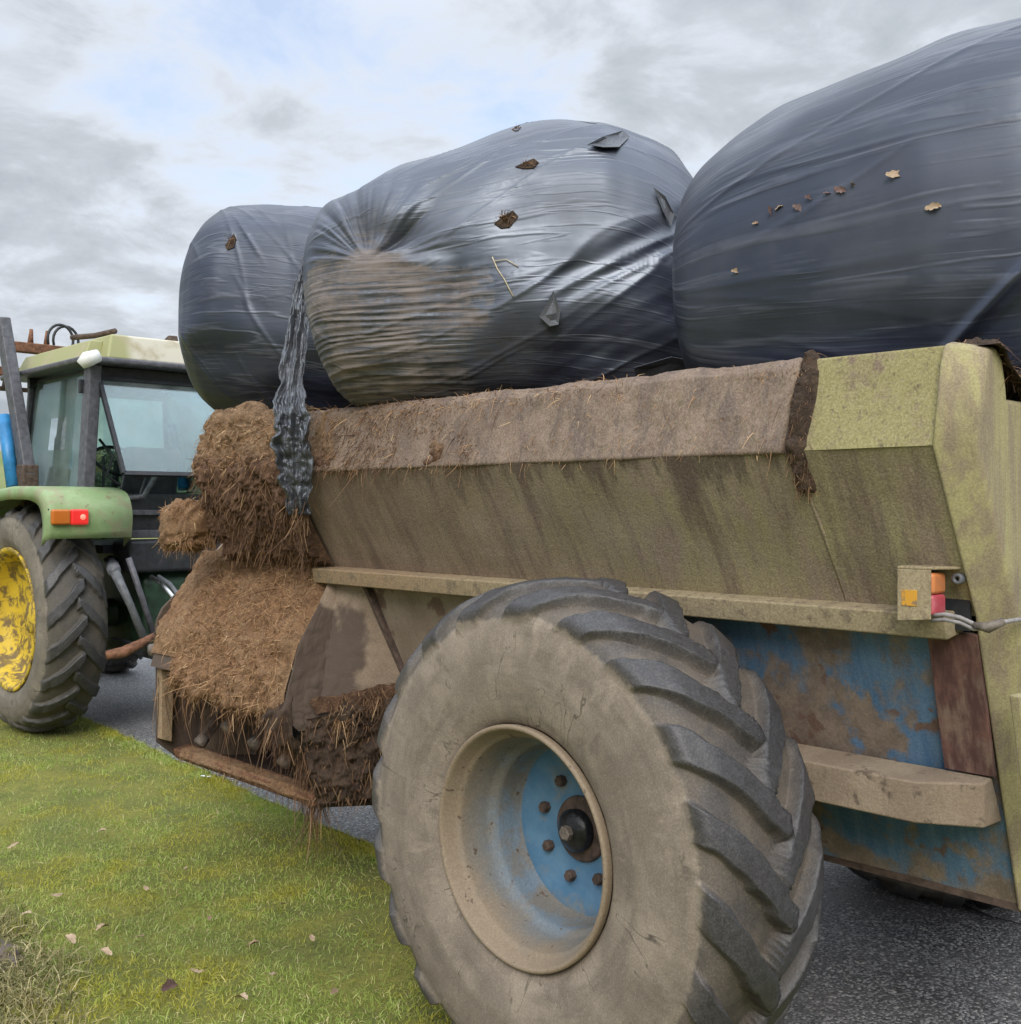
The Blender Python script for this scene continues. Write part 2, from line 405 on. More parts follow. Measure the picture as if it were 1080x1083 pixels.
def m_tyre(dustc, rub, nscale=1.0):
    def fn(g):
        l = g.attr('lug'); sw = g.attr('side'); sm = g.noise(1, 6, .65, g.mapping(g.uv(), (2.2, 13, 1))); sm2 = g.noise(1, 5, .7, g.mapping(g.uv(), (9, 4, 1), loc=(5, 2, 0)))
        n = g.noise(7 * nscale, 6, .65); n2 = g.noise(45, 5, .7); gr = g.noise(190, 3, .8); pa = g.noise(2.6 * nscale, 5, .6)
        dd = g.mix(g.rng(n, .32, .68), tuple(v * .72 for v in dustc), tuple(v * 1.12 for v in dustc))
        dd = g.mix(g.m('MULTIPLY', g.rng(pa, .5, .7), .6), dd, tuple(v * .55 for v in dustc))
        rb = g.mix(g.rng(n2, .35, .7), rub, tuple(v * 1.7 for v in rub))
        ck = g.rng(g.m('ABSOLUTE', g.m('SUBTRACT', g.noise(1, 3, .6, g.mapping(g.uv(), (7, 3.2, 1), loc=(2, 9, 0)), .4), .5)), 0, .012, 1, 0)
        dd = g.mix(g.m('MULTIPLY', ck, g.m('MULTIPLY', g.rng(n, .50, .62), .85)), dd, tuple(v * .22 for v in dustc))
        # mud sits on the sidewall and in the grooves, worn off on the lug faces
        cov = g.m('ADD', sw, g.m('ADD', g.m('MULTIPLY', g.m('SUBTRACT', n, .5), 1.0), g.m('MULTIPLY', g.m('SUBTRACT', sm2, .5), .9)))
        cov = g.m('MULTIPLY', g.rng(cov, .36, .66), g.m('SUBTRACT', 1.0, g.m('MULTIPLY', l, .35)))
        gro = g.m('MULTIPLY', g.m('SUBTRACT', 1.0, l), g.rng(n, .30, .62, .25, .85))
        dd = g.mix(g.m('MULTIPLY', g.rng(sm, .46, .66), .6), dd, tuple(v * .5 for v in dustc))
        dd = g.mix(g.m('MULTIPLY', g.rng(sm2, .56, .70), .55), dd, tuple(v * 1.25 for v in dustc))
        dd = g.mix(g.m('MULTIPLY', g.rng(sm2, .42, .28), .75), dd, tuple(v * .42 for v in dustc))
        c = g.mix(gro, rb, tuple(v * .55 for v in dustc))
        c = g.mix(cov, c, dd)
        c = g.mix(g.rng(gr, .4, .75), g.mix(.28, c, (.02, .018, .016)), g.mix(.1, c, (.5, .42, .33)))
        rough = g.m('ADD', .44, g.m('MULTIPLY', g.m('MAXIMUM', cov, gro), .46))
        return c, g.bump(g.m('ADD', g.m('MULTIPLY', n2, .6), g.m('ADD', g.m('MULTIPLY', gr, .8), g.m('MULTIPLY', sm, .5))), .28, .004), rough
    return fn
def m_rim(g):
    x, y, z = g.sep(g.pos())
    n = g.noise(9, 6, .65); gr = g.noise(130, 4, .8); sp = g.noise(34, 3, .6)
    t = g.attr('deep')
    c = g.mix(g.rng(g.m('ADD', t, g.m('MULTIPLY', g.m('SUBTRACT', n, .5), .8)), .10, .60), (.265, .20, .135), (.185, .175, .158))
    c = g.mix(g.m('MULTIPLY', g.rng(t, .35, .8), g.rng(n, .44, .62)), c, (.15, .215, .28))
    c = g.mix(g.rng(sp, .64, .70), c, (.10, .065, .045))
    c = g.mix(g.rng(gr, .4, .72), g.mix(.25, c, (.08, .06, .04)), g.mix(.1, c, (.5, .45, .38)))
    return c, g.bump(g.m('ADD', gr, n), .3, .004), .7
def m_disc(g):
    n = g.noise(12, 6, .65); gr = g.noise(120, 4, .8)
    c = g.mix(g.rng(n, .3, .7), (.065, .165, .285), (.11, .22, .335))
    c = g.mix(g.rng(g.noise(7, 6, .7), .50, .70), c, (.21, .205, .185))
    c = g.mix(g.rng(gr, .62, .75), c, (.12, .1, .09))
    return c, g.bump(gr, .15, .003), .55
def m_yellowrim(g):
    n = g.noise(11, 6, .7, dist=.6)
    c = g.mix(g.rng(n, .44, .58), (.62, .43, .035), (.17, .115, .045))
    return c, g.bump(n, .3, .006), .6
def m_green(g):
    n = g.noise(7, 5, .6); gr = g.noise(90, 4, .75); x, y, z = g.sep(g.pos())
    c = g.mix(g.rng(n, .35, .65), (.19, .28, .12), (.26, .35, .175))
    c = g.mix(g.m('MULTIPLY', g.rng(g.noise(4, 5, .65, g.mapping(g.pos(), loc=(2, 3, 1))), .5, .62), .75), c, (.27, .25, .15))
    c = g.mix(g.rng(gr, .58, .75), c, (.16, .14, .09))
    c = g.mix(g.m('MULTIPLY', g.rng(g.noise(13, 5, .75), .58, .68), .8), c, (.17, .11, .06))
    return c, g.bump(gr, .15, .003), .55
def m_roof(g):
    n = g.noise(4, 5, .6); x, y, z = g.sep(g.pos())
    c = g.mix(g.rng(x, 3.62, 3.52), (.56, .53, .44), (.33, .33, .16))
    c = g.mix(g.rng(n, .46, .66), c, (.38, .33, .22))
    return c, None, .6
def m_asphalt(g):
    v = g.voro(95, out='Color'); d = g.voro(95); n = g.noise(2.2, 4, .6); v2 = g.noise(320, 2, .6)
    s = g.sep(v)[0]
    c = g.mix(g.rng(s, .25, .95), (.13, .132, .138), (.40, .40, .405))
    c = g.mix(g.rng(d, .45, .75), c, (.06, .06, .062))
    c = g.mix(g.m('MULTIPLY', g.rng(n, .4, .65), .35), c, (.15, .14, .132))
    c = g.mix(g.rng(g.sep(v)[1], .955, .97), c, (.5, .48, .45))
    return c, g.bump(g.m('SUBTRACT', v2, d), .9, .006), g.rng(s, 0, 1, .42, .75)
def m_verge(g):
    n = g.noise(3, 5, .6); n2 = g.noise(40, 5, .75); n3 = g.noise(1.1, 3, .5)
    c = g.mix(g.rng(n, .35, .65), (.19, .21, .045), (.31, .30, .06))
    c = g.mix(g.rng(n2, .35, .7), g.mix(.4, c, (.06, .055, .02)), c)
    x, y, z = g.sep(g.pos())
    c = g.mix(g.rng(y, 30, 70), c, g.mix(g.rng(g.noise(.02, 3, .5), .4, .6), (.13, .17, .045), (.19, .20, .075)))
    return c, g.bump(n2, 1.0, .03), .95
def m_grass(g):
    n = g.noise(2.1, 4, .6); n2 = g.noise(.9, 3, .5, g.mapping(g.pos(), loc=(4, 2, 0))); r = g.rnd()
    a = g.ramp(r, [(0, (0.224, 0.308, 0.063)), (.45, (0.364, 0.469, 0.098)), (.84, (0.504, 0.588, 0.168)), (.92, (0.644, 0.560, 0.266)), (1, (0.750, 0.686, 0.392))])
    b = g.ramp(r, [(0, (0.286, 0.293, 0.039)), (.5, (0.468, 0.448, 0.058)), (.9, (0.585, 0.533, 0.091)), (1, (0.650, 0.572, 0.208))])
    c = g.mix(g.rng(n, .46, .60), a, b)
    return g.mix(g.m('MULTIPLY', g.rng(n2, .55, .7), .4), c, (.17, .22, .08))
def m_drygrass(g):
    return g.ramp(g.rnd(), [(0, (.09, .10, .035)), (.4, (.20, .18, .075)), (.75, (.34, .28, .13)), (1, (.50, .42, .24))])
def m_glass(name, tint, fac, rough=.03):
    m = bpy.data.materials.new(name); m.use_nodes = True; g = N(m.node_tree); g.n.clear()
    t = g.new('ShaderNodeBsdfTransparent'); t.inputs[0].default_value = (*tint, 1)
    gl = g.new('ShaderNodeBsdfGlossy'); gl.inputs['Roughness'].default_value = rough; gl.inputs[0].default_value = (.74, .82, .86, 1)
    df = g.new('ShaderNodeBsdfDiffuse'); df.inputs[0].default_value = (.45, .5, .5, 1)
    mx = g.new('ShaderNodeMixShader'); lw = g.new('ShaderNodeLayerWeight'); lw.inputs[0].default_value = .35
    g.put(mx.inputs[0], g.m('ADD', g.m('MULTIPLY', lw.outputs['Fresnel'], .8), fac, clamp=True))
    g.l.new(t.outputs[0], mx.inputs[1]); g.l.new(gl.outputs[0], mx.inputs[2])
    m2 = g.new('ShaderNodeMixShader')
    g.put(m2.inputs[0], g.rng(g.noise(6, 4, .6), .3, .8, .08, .22))
    g.l.new(mx.outputs[0], m2.inputs[1]); g.l.new(df.outputs[0], m2.inputs[2])
    o = g.new('ShaderNodeOutputMaterial'); g.l.new(m2.outputs[0], o.inputs[0]); return m
def m_emit(name, c, s, base):
    m = material(name, lambda g: base, .25)
    b = m.node_tree.nodes['Principled BSDF']; b.inputs['Emission Color'].default_value = (*c, 1); b.inputs['Emission Strength'].default_value = s
    return m

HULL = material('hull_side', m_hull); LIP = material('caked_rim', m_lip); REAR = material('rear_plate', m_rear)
BLUE = material('blue_paint_rust', m_blue); LEDGE = material('ledge_dirt', m_ledge); RAIL = material('rail_dirt', m_rail)
MUCK = material('muck', m_muck); MUCKD = material('muck_dark', m_muckdark)
def m_muckred(g):
    n1 = g.noise(24, 6, .7); n2 = g.noise(140, 4, .8); x, y, z = g.sep(g.pos())
    c = g.mix(g.rng(n1, .35, .65), (.115, .060, .037), (.25, .140, .082))
    c = g.mix(g.rng(z, 1.82, 1.90), c, g.mix(g.rng(n1, .35, .65), (.22, .135, .075), (.42, .27, .155)))
    c = g.mix(g.rng(n2, .4, .7), g.mix(.5, c, (.03, .018, .013)), c)
    return c, g.bump(g.m('ADD', n1, n2), .8, .012), .95
MUCKR = material('muck_red', m_muckred)
STRAW = material('straw', m_straw, .9); STRAWD = material('straw_dark', m_strawdark, .9); PLATE = material('chamber_plate', m_plate)
FILM1 = material('film_small', film(58, (1.0, 9, 1), dust=.16, amp=.22), ior=1.8)
FILM2 = material('film_torn', film(24, (.8, 9, 1), True, .26, .22, (.014, .017, .032)), ior=2.05)
FILM3 = material('film_big', film(4, (.40, 7.5, 1), dust=.14, amp=.15), ior=1.72)
FILMS = material('film_strip', film(80, (9, 14, 1), dust=.8, amp=.3, base=(.05, .052, .06)), ior=1.8)
TYRE = material('tyre_muddy', m_tyre((.30, .245, .192), (.034, .034, .039)))
TYRET = material('tyre_tractor', m_tyre((.235, .205, .165), (.030, .031, .034)))
RIM = material('rim_paint', m_rim); DISC = material('disc_blue', m_disc)
YRIM = material('yellow_rim', m_yellowrim); GREEN = material('green_paint', m_green); ROOF = material('roof_paint', m_roof)
DGREEN = material('dark_green', flat((.016, .040, .022), .4, 14), .5)
BLACK = material('black_metal', flat((.022, .024, .028), .4, 18), .5)
GREY = material('grey_metal', flat((.10, .105, .115), .3, 25), .5)
PILLAR = material('pillar_paint', flat((.085, .085, .10), .3, 25), .5)
RUST = material('rust', flat((.165, .078, .045), .4, 35, .5), .9)
RUSTRED = material('red_oxide', lambda g: (g.mix(g.rng(g.noise(1, 6, .65, g.mapping(g.pos(), (30, 30, 3))), .38, .64), (.085, .040, .036), g.mix(g.rng(g.noise(11, 5, .7), .4, .65), (.165, .080, .064), (.21, .145, .11))), g.bump(g.noise(90, 4, .75), .3, .005)), .8)
RUSTDK = material('rust_dark', flat((.085, .058, .046), .4, 30, .5), .85)
BOLT = material('bolt', flat((.15, .125, .105), .35, 60, .3), .7)
GREASE = material('grease', flat((.012, .012, .014), .5, 60, .6), .3)
RAM = material('blue_ram', flat((.03, .19, .42), .25, 12), .4)
CHROME = material('bright_rod', flat((.5, .5, .5), .1, 30, 0), .25, 1.0)
LAMPO = material('orange_lens', lambda g: g.mix(g.rng(g.noise(30), .4, .7), (.62, .22, .08), (.50, .20, .09)), .35)
LAMPR = material('red_lens', lambda g: g.mix(g.rng(g.noise(30), .4, .7), (.48, .075, .10), (.50, .14, .17)), .35)
REFLO = material('orange_reflector', lambda g: g.mix(g.rng(g.noise(40, 5, .7), .45, .62), (.60, .30, .035), (.22, .16, .10)), .5)
LAMPORANGE = material('orange_lens_clean', lambda g: (.50, .14, .02), .25)
LAMPRED = m_emit('red_lens_lit', (1, .04, .03), .25, (.5, .02, .02)); LAMPHOT = m_emit('lamp_hot', (1, .22, .15), .6, (.8, .2, .15))
WHITE = material('white_plastic', lambda g: (.72, .72, .70), .4)
GLASS = m_glass('cab_glass', (.70, .86, .80), .06); GLASSR = m_glass('rear_glass', (.78, .88, .88), .06)
ASPH = material('asphalt', m_asphalt, .6); VERGE = material('verge_soil', m_verge); GRASS = material('grass_blades', m_grass, .6)
def translucent(m, f):
    g = N(m.node_tree); bs = g.n['Principled BSDF']; o = g.n['Material Output']
    t = g.new('ShaderNodeBsdfTranslucent'); g.l.new(bs.inputs['Base Color'].links[0].from_socket, t.inputs[0])
    mx = g.new('ShaderNodeMixShader'); mx.inputs[0].default_value = f
    g.l.new(bs.outputs[0], mx.inputs[1]); g.l.new(t.outputs[0], mx.inputs[2]); g.l.new(mx.outputs[0], o.inputs[0])
translucent(GRASS, .42)
DRY = material('dry_grass', m_drygrass, .8)
LEAF = material('dead_leaf', lambda g: g.ramp(g.noise(14, 4, .6), [(.3, (.20, .125, .075)), (.6, (.42, .31, .21)), (.8, (.50, .40, .29))]), .7)
LEAFD = material('dead_leaf_dark', lambda g: g.ramp(g.noise(20, 4, .6), [(.3, (.08, .045, .04)), (.7, (.22, .13, .11))]), .5)
STRAWB = material('pale_straw', flat((.50, .43, .30), .2, 40, 0), .8)
CABLE = material('cable', flat((.27, .25, .25), .25, 40, .2), .5)

# ------------------------------------------------------------------ ground, road, fields
def road_edge(u): return 2.85 + .075 * np.clip(u, -5, 12) + .05 * (vnoise(np.stack([u * 1.3, u * 0, u * 0], -1), 3) - .5) + .03 * (vnoise(np.stack([u * 9.0, u * 0, u * 0], -1), 4) - .5)
def gh(n, u):
    """verge height: a low bank rises on the photographer's side; bumpy turf"""
    P = np.stack([n, u, np.zeros_like(n)], -1)
    b = .34 * sstep(1.75, .1, n) + .035 * fbm(P * 1.6, 3, 11) + .02 * fbm(P * 6, 2, 12) * sstep(2.6, 1.0, n)
    return b * sstep(3.1, 2.3, n) * sstep(60, 25, np.hypot(n, u))
a = np.concatenate([np.linspace(-3, 4, 141), np.geomspace(4.3, 900, 26), -np.geomspace(3.3, 900, 26)]); a.sort()
b = np.concatenate([np.linspace(-1, 10, 181), np.geomspace(10.4, 1200, 26), -np.geomspace(1.5, 900, 24)]); b.sort()
A, B = np.meshgrid(a, b, indexing='ij')
rr = np.hypot(A, B)
hills = 30 * sstep(150, 900, B - .5 * np.abs(A - 200) * 0) * (0.75 + .5 * vnoise(np.stack([A * .004, B * .004, A * 0], -1), 5)) + 14 * sstep(120, 600, rr) * 0.6
Zg = gh(A, B) + hills
fast('ground', np.stack([A, B, Zg], -1).reshape(-1, 3), grid_faces(len(a), len(b)), VERGE, smooth=True)
tag(bpy.data.objects['ground'], kind='structure')
ur = np.concatenate([np.linspace(-60, -2, 30), np.linspace(-1.9, 12, 280), np.linspace(12.5, 110, 60)])
e = road_edge(ur); nn = 8
V = np.stack([np.stack([e + (8.6 - e) * t / nn, ur, np.full_like(ur, .012) * 1.0 + .02 * math.sin(math.pi * t / nn)], -1) for t in range(nn + 1)], 1)
tag(fast('road', V.reshape(-1, 3), grid_faces(len(ur), nn + 1), ASPH, smooth=True), kind='structure')

def scatter(nb, nmin, nmax, umin, umax, fn):
    n = rng.uniform(nmin, nmax, nb); u = rng.uniform(umin, umax, nb); k = fn(n, u); return n[k], u[k]
def blades(name, n, u, Lm, Ls, W, m, lean, droop, label=None):
    z = gh(n, u) - .005; cnt = len(n)
    az = rng.uniform(0, 2 * math.pi, cnt); tl = np.abs(rng.normal(0, lean, cnt))
    D = np.stack([np.cos(az) * tl, np.sin(az) * tl, np.ones(cnt)], -1)
    L = np.clip(rng.normal(Lm, Ls, cnt), Lm * .3, Lm * 2.4)
    o = ribbons(name, np.stack([n, u, z], -1), D, L, W, m, droop=droop, curl=.25, seg=2, taper=.85)
    return o
def keep(n, u):
    D = SN * n + CS * u; X = CS * n - SN * u
    return (n < road_edge(u) + .03 * rng.normal(size=len(n))) & (D > 2.6) & (np.abs(X) < .62 * D + .3) & (rng.random(len(n)) < np.clip((4.3 / np.maximum(D, .1)) ** 1.25, 0, 1) * (.30 + .7 * sstep(-.30, -.08, fbm(np.stack([n * 1.5, u * 1.5, n * 0], -1), 4, 66) + .2 * sstep(2.9, 2.2, n) - .12)))
n, u = scatter(620000, -2.5, 3.6, .8, 11, keep)
tag(blades('grass', n, u, .030, .014, .0042, GRASS, .7, .4), kind='stuff')
n, u = scatter(150000, -.5, 2.1, 1.8, 7.0, lambda n, u: (SN * n + CS * u > 2.4) & (rng.random(len(n)) < sstep(1.60, 1.25, n + .40 * fbm(np.stack([n * 2, u * 2, n * 0], -1), 3, 9))))
tag(blades('dry_grass', n, u, .10, .05, .0045, DRY, .8, .6), kind='stuff')
# taller tufts here and there
cn, cu_ = rng.uniform(1.2, 3.0, 90), rng.uniform(2.0, 8.5, 90); i = rng.integers(0, 90, 9000)
n, u = cn[i] + rng.normal(0, .05, 9000), cu_[i] + rng.normal(0, .06, 9000); k = n < road_edge(u)
tag(blades('tufted_grass', n[k], u[k], .055, .025, .0045, GRASS, .7, .6), kind='stuff')
# ragged tufts along the road edge
u = rng.uniform(.8, 9.5, 16000); n = road_edge(u) - np.abs(rng.normal(0, .06, len(u)))
tag(blades('edge_grass', n, u, .055, .02, .0045, GRASS, .7, .5), kind='stuff')

# far hedge line and trees on the skyline beyond the tractor
HEDGE = material('hedge_leaf', lambda g: g.ramp(g.rnd(), [(0, (.030, .035, .018)), (.6, (.060, .065, .030)), (1, (.105, .09, .05))]), .8)
BARK = material('bark', flat((.07, .055, .045), .3, 12, .6), .9)
def leafcloud(name, ctr, rad, cnt, size, m, parent=None, origin=None):
    d = rng.normal(size=(cnt, 3)); d /= np.linalg.norm(d, axis=1, keepdims=True)
    r_ = rng.uniform(.35, 1.0, (cnt, 1)) ** .6
    P = np.asarray(ctr) + d * r_ * np.asarray(rad) * (.72 + .55 * vnoise(d * 2.2 + np.asarray(ctr) * .3, 21)[:, None])
    return ribbons(name, P, rng.normal(size=(cnt, 3)), size, size * .8, m, parent, droop=0, curl=.2, seg=1, taper=.5, origin=origin)
k = 12000
hu = np.full(k, 0.0); hx = rng.uniform(-60, 160, k); hy = 128 + .12 * hx + rng.normal(0, .9, k)
hzv = rng.uniform(0, 1, k) ** .8 * (2.1 + 1.2 * vnoise(np.stack([hx * .15, hx * 0, hx * 0], -1), 8))
tag(ribbons('distant_hedge', np.stack([hx, hy, hzv + .4], -1), rng.normal(size=(k, 3)), .8, .6, HEDGE, droop=0, curl=.2, seg=1, taper=.4), kind='stuff')
for i, (tx, ty, hgt) in enumerate(((30, 150, 9), (44, 168, 11), (58, 160, 8), (16, 145, 8), (75, 175, 10))):
    t = empty('hedgerow_tree', (tx, ty, .4))
    MB().tube([(tx, ty, .2), (tx + .2, ty, hgt * .4), (tx, ty + .2, hgt * .75)], [.35, .24, .08]).build('trunk', BARK, t, smooth=True)
    leafcloud('crown', (tx, ty, hgt * .66 + .4), (hgt * .38, hgt * .38, hgt * .36), 2200, .55, HEDGE, t)
    tag(t, 'distant bare hedgerow tree on the skyline beyond the tractor cab', 'tree', 'hedgerow trees on the skyline')

# ------------------------------------------------------------------ tyres
def tyre(name, n0, cu, cz, prof, w, lugs, lug_h, lug_w, dth, x_in, seg, m, parent, seed, xs=.01, topr=.7):
    """one closed surface: carcass profile with the chevron lugs raised out of it"""
    half = np.array(prof, float)
    full = np.concatenate([half, np.stack([w - half[::-1, 0], half[::-1, 1]], -1)[1 if abs(half[-1, 0] - w / 2) < 1e-6 else 0:]])
    d = np.concatenate([[0], np.cumsum(np.linalg.norm(np.diff(full, axis=0), axis=1))]); M = 110
    s = np.linspace(0, d[-1], M); pr = np.stack([np.interp(s, d, full[:, 0]), np.interp(s, d, full[:, 1])], -1)
    for _ in range(3): pr[1:-1] = (pr[:-2] + 2 * pr[1:-1] + pr[2:]) / 4
    tg = np.gradient(pr, axis=0); nr = np.stack([-tg[:, 1], tg[:, 0]], -1); nr /= np.linalg.norm(nr, axis=1, keepdims=True)
    th = np.linspace(0, 2 * math.pi, seg, endpoint=False)
    TH, X = np.meshgrid(th, pr[:, 0], indexing='ij'); Xm = np.minimum(X, w - X)
    TH = TH + dth * np.clip((Xm - xs) / (x_in - xs), 0, 1.2) ** .88; RR = np.broadcast_to(pr[:, 1], TH.shape)
    pitch = 2 * math.pi / lugs
    tread = sstep(topr - .09, topr - .035, RR)
    H = np.zeros_like(TH)
    P3 = np.stack([np.cos(TH) * RR, np.sin(TH) * RR, X], -1)
    wob = fbm(P3 * 9, 3, seed) * .020; wear = fbm(P3 * 26, 3, seed + 5) * .010
    for sgn in (0, 1):
        Xs = X if sgn == 0 else w - X
        t = np.clip((Xs - xs) / (x_in - xs), 0, 1.2)
        ph = TH - dth * t ** .88 - (pitch / 2 if sgn else 0)
        q = (np.mod(ph + pitch / 2, pitch) - pitch / 2) * RR * math.cos(math.atan2(abs(dth) * .68, x_in)) + wob * .5
        hw = lug_w / 2 * (1.12 - .22 * t) + wear
        lug = sstep(hw + .010, hw - .001, np.abs(q)) * sstep(x_in + .010, x_in - .004, Xs + wear) * sstep(topr - .120, topr - .080, RR + wob)
        H = np.maximum(H, lug)
    crown = (topr - RR) * np.clip(tread, 0, 1)
    disp = H * np.clip(np.maximum(crown, lug_h * .55), 0, lug_h * 1.6) * (1 + wear * 6) + fbm(P3 * 14, 4, seed + 2) * .0025
    x2 = X + nr[None, :, 0] * disp; r2 = RR + nr[None, :, 1] * disp
    flat_ = np.minimum(r2 * np.sin(TH), 9)
    V = np.stack([n0 + x2, cu + r2 * np.cos(TH), cz + r2 * np.sin(TH)], -1)
    V[..., 2] = np.maximum(V[..., 2], .004)
    side = 1 - sstep(topr - .140, topr - .075, RR)
    return fast(name, V.reshape(-1, 3), grid_faces(seg, M, wrap_a=True), m, parent, smooth=True, attrs={'lug': H, 'side': side}, uv=np.stack([TH * .6 - (TH > math.pi) * 0, RR], -1).reshape(-1, 2))

def nuts(parent, n0, cu, cz, rad, cnt, r, dep, m, off=0, name='wheel_nut'):
    me0 = None
    for i in range(cnt):
        a = 2 * math.pi * i / cnt + off; c = (n0, cu + rad * math.cos(a), cz + rad * math.sin(a))
        if me0 is None:
            o = MB().lathe([(0, r), (-dep * .8, r), (-dep, r * .8), (-dep, .001)], (0, 0, 0), 6).build(name, m); o.parent = parent
            me0 = o.data
        else:
            o = bpy.data.objects.new(name, me0); C.objects.link(o); o.parent = parent
        o.location = Vector(c) - wloc(parent)

def spreader_wheel(root, n0, cu, cz, seg, flip=False, seed=1):
    wl = empty('wheel', (n0, cu, cz), root)
    prof = [(.055, .325), (.022, .338), (.002, .39), (-.012, .47), (-.010, .55), (.000, .610), (.022, .655), (.065, .680), (.14, .690), (.235, .693)]
    tyre('tyre', n0, cu, cz, prof, .47, 20, .050, .056, .44, .268, seg, TYRE, wl, seed, topr=.740)
    pf = [(.030, .334), (.008, .336), (.002, .330), (.006, .322), (.030, .312), (.050, .303), (.056, .295), (.085, .290), (.150, .277), (.175, .260), (.235, .255), (.262, .247), (.268, .240), (.44, .29), (.46, .335)]
    pd = np.array(pf); dd = np.concatenate([[0], np.cumsum(np.linalg.norm(np.diff(pd, axis=0), axis=1))]); ss = np.linspace(0, dd[-1], 70)
    px = np.interp(ss, dd, pd[:, 0]); pr = np.interp(ss, dd, pd[:, 1]); th = np.linspace(0, 2 * math.pi, 128, endpoint=False)
    if flip: px = .47 - px
    V = np.stack([n0 + px[None, :] + th[:, None] * 0, cu + pr * np.cos(th)[:, None], cz + pr * np.sin(th)[:, None]], -1)
    dpt = np.broadcast_to(np.clip((ss - .03) / .28, 0, 1), (128, 70))
    fast('rim', V.reshape(-1, 3), grid_faces(128, 70, wrap_a=True), RIM, wl, smooth=True, attrs={'deep': dpt})
    k = -1 if flip else 1; o = n0 + (.47 if flip else 0)
    MB().lathe([(k * .262, .249), (k * .258, .22), (k * .268, .19), (k * .274, .10), (k * .274, .001)], (o, cu, cz), 96).build('wheel_disc', DISC, wl, smooth=True)
    MB().lathe([(k * .272, .096), (k * .262, .094), (k * .259, .086), (k * .259, .001)], (o, cu, cz), 48).build('hub_flange', RUSTDK, wl, smooth=True, bevel=.003)
    if not flip:
        MB().lathe([(.256, .060), (.235, .062), (.228, .054), (.224, .05), (.215, .034), (.21, .0005)], (o, cu, cz), 40).build('hub_cap', GREASE, wl, smooth=True)
        MB().lathe([(.212, .022), (.196, .021), (.193, .016), (.193, .0005)], (o, cu, cz), 6).build('hub_nut', BOLT, wl)
        nuts(wl, n0 + .270, cu, cz, .148, 8, .017, .024, RUSTDK, .25)
    return wl

# ------------------------------------------------------------------ muck spreader
SP = empty('muck_spreader', (3.45, 2.9, 0))
tag(SP, 'old blue muck spreader caked in dung and green algae, carrying black bales', 'muck spreader')
CU, CZ = 2.237, .709
UR, UF = 1.20, 4.70                       # rear and front of the hopper
pA, pB, pC, pD = (2.53, 2.02), (2.46, 1.79), (2.69, 1.38), (2.93, .62)
MID = 3.45
def mir(p): return (2 * MID - p[0], p[1])
def sheet(name, p, q, u0, u1, m, dents=0.0, nu=90, nv=18, th=.008, seed=0, ragged=None):
    """a steel side sheet between two (n,z) lines, with small dents, given a real thickness"""
    t = np.linspace(0, 1, nv); uu = np.linspace(u0, u1, nu); U, T = np.meshgrid(uu, t, indexing='ij')
    nvec = np.array([q[1] - p[1], -(q[0] - p[0])]); nvec = nvec / np.linalg.norm(nvec)
    if (p[0] + q[0]) / 2 < MID and nvec[0] > 0: nvec = -nvec
    if (p[0] + q[0]) / 2 > MID and nvec[0] < 0: nvec = -nvec
    dd = dents * fbm(np.stack([U * 2.2, T * 1.5, U * 0 + seed], -1), 3, seed)
    X = p[0] + (q[0] - p[0]) * T + nvec[0] * dd; Z = p[1] + (q[1] - p[1]) * T + nvec[1] * dd
    o1 = np.stack([X, U, Z], -1).reshape(-1, 3); o2 = np.stack([X - nvec[0] * th, U, Z - nvec[1] * th], -1).reshape(-1, 3)
    F = grid_faces(nu, nv); n_ = nu * nv; F2 = F[:, ::-1] + n_
    rim = [i * nv for i in range(nu)] + [(nu - 1) * nv + j for j in range(1, nv)] + [i * nv + nv - 1 for i in range(nu - 2, -1, -1)] + [j for j in range(nv - 2, 0, -1)]
    rim = np.array(rim); r2 = np.roll(rim, -1)
    F3 = np.stack([rim, r2, r2 + n_, rim + n_], -1)
    return fast(name, np.concatenate([o1, o2]), np.concatenate([F, F2, F3]), m, SP, smooth=False)
for side_ in (0, 1):
    f_ = (lambda p: p) if side_ == 0 else mir
    sheet('rim_lip', f_(pA), f_(pB), UR, UF, LIP, .006, seed=2)
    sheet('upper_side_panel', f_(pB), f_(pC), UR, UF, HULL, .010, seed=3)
    sheet('lower_side_panel', f_((2.715, 1.335)), f_(pD), UR, 4.02, BLUE, .008, seed=4)
MB().prism([(2.93, .62), (3.97, .62), (3.97, .60), (2.93, .60)], 1, UR, 4.6).build('floor_plate', RUSTDK, SP)
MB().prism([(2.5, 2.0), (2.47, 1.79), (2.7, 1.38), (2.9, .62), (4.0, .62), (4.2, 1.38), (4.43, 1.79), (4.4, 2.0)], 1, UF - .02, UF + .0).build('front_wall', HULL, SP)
# rolled top edges
MB().tube([(2.535, UR + .02, 2.018), (2.54, 2.5, 2.024), (2.535, UF, 2.02)], .009, 8).build('top_edge', LIP, SP, smooth=True)
MB().tube([(4.365, UR + .02, 2.018), (4.36, UF, 2.02)], .016, 8).build('top_edge', LIP, SP, smooth=True)
# ledge under the upper panel
MB().prism([(2.615, 1.385), (2.69, 1.395), (2.72, 1.335), (2.630, 1.322)], 1, 1.26, 4.05).build('ledge', LEDGE, SP, bevel=.006)
MB().prism([(2 * MID - a_, b_) for a_, b_ in [(2.615, 1.385), (2.69, 1.395), (2.72, 1.335), (2.630, 1.322)]], 1, 1.26, 4.05).build('ledge', LEDGE, SP, bevel=.006)
MB().tube([(2.463, 1.575, 1.785), (2.522, 1.578, 1.68), (2.580, 1.570, 1.58), (2.693, 1.566, 1.385)], [.005, .004, .0055, .004], 6).build('weld_seam', HULL, SP, smooth=True)
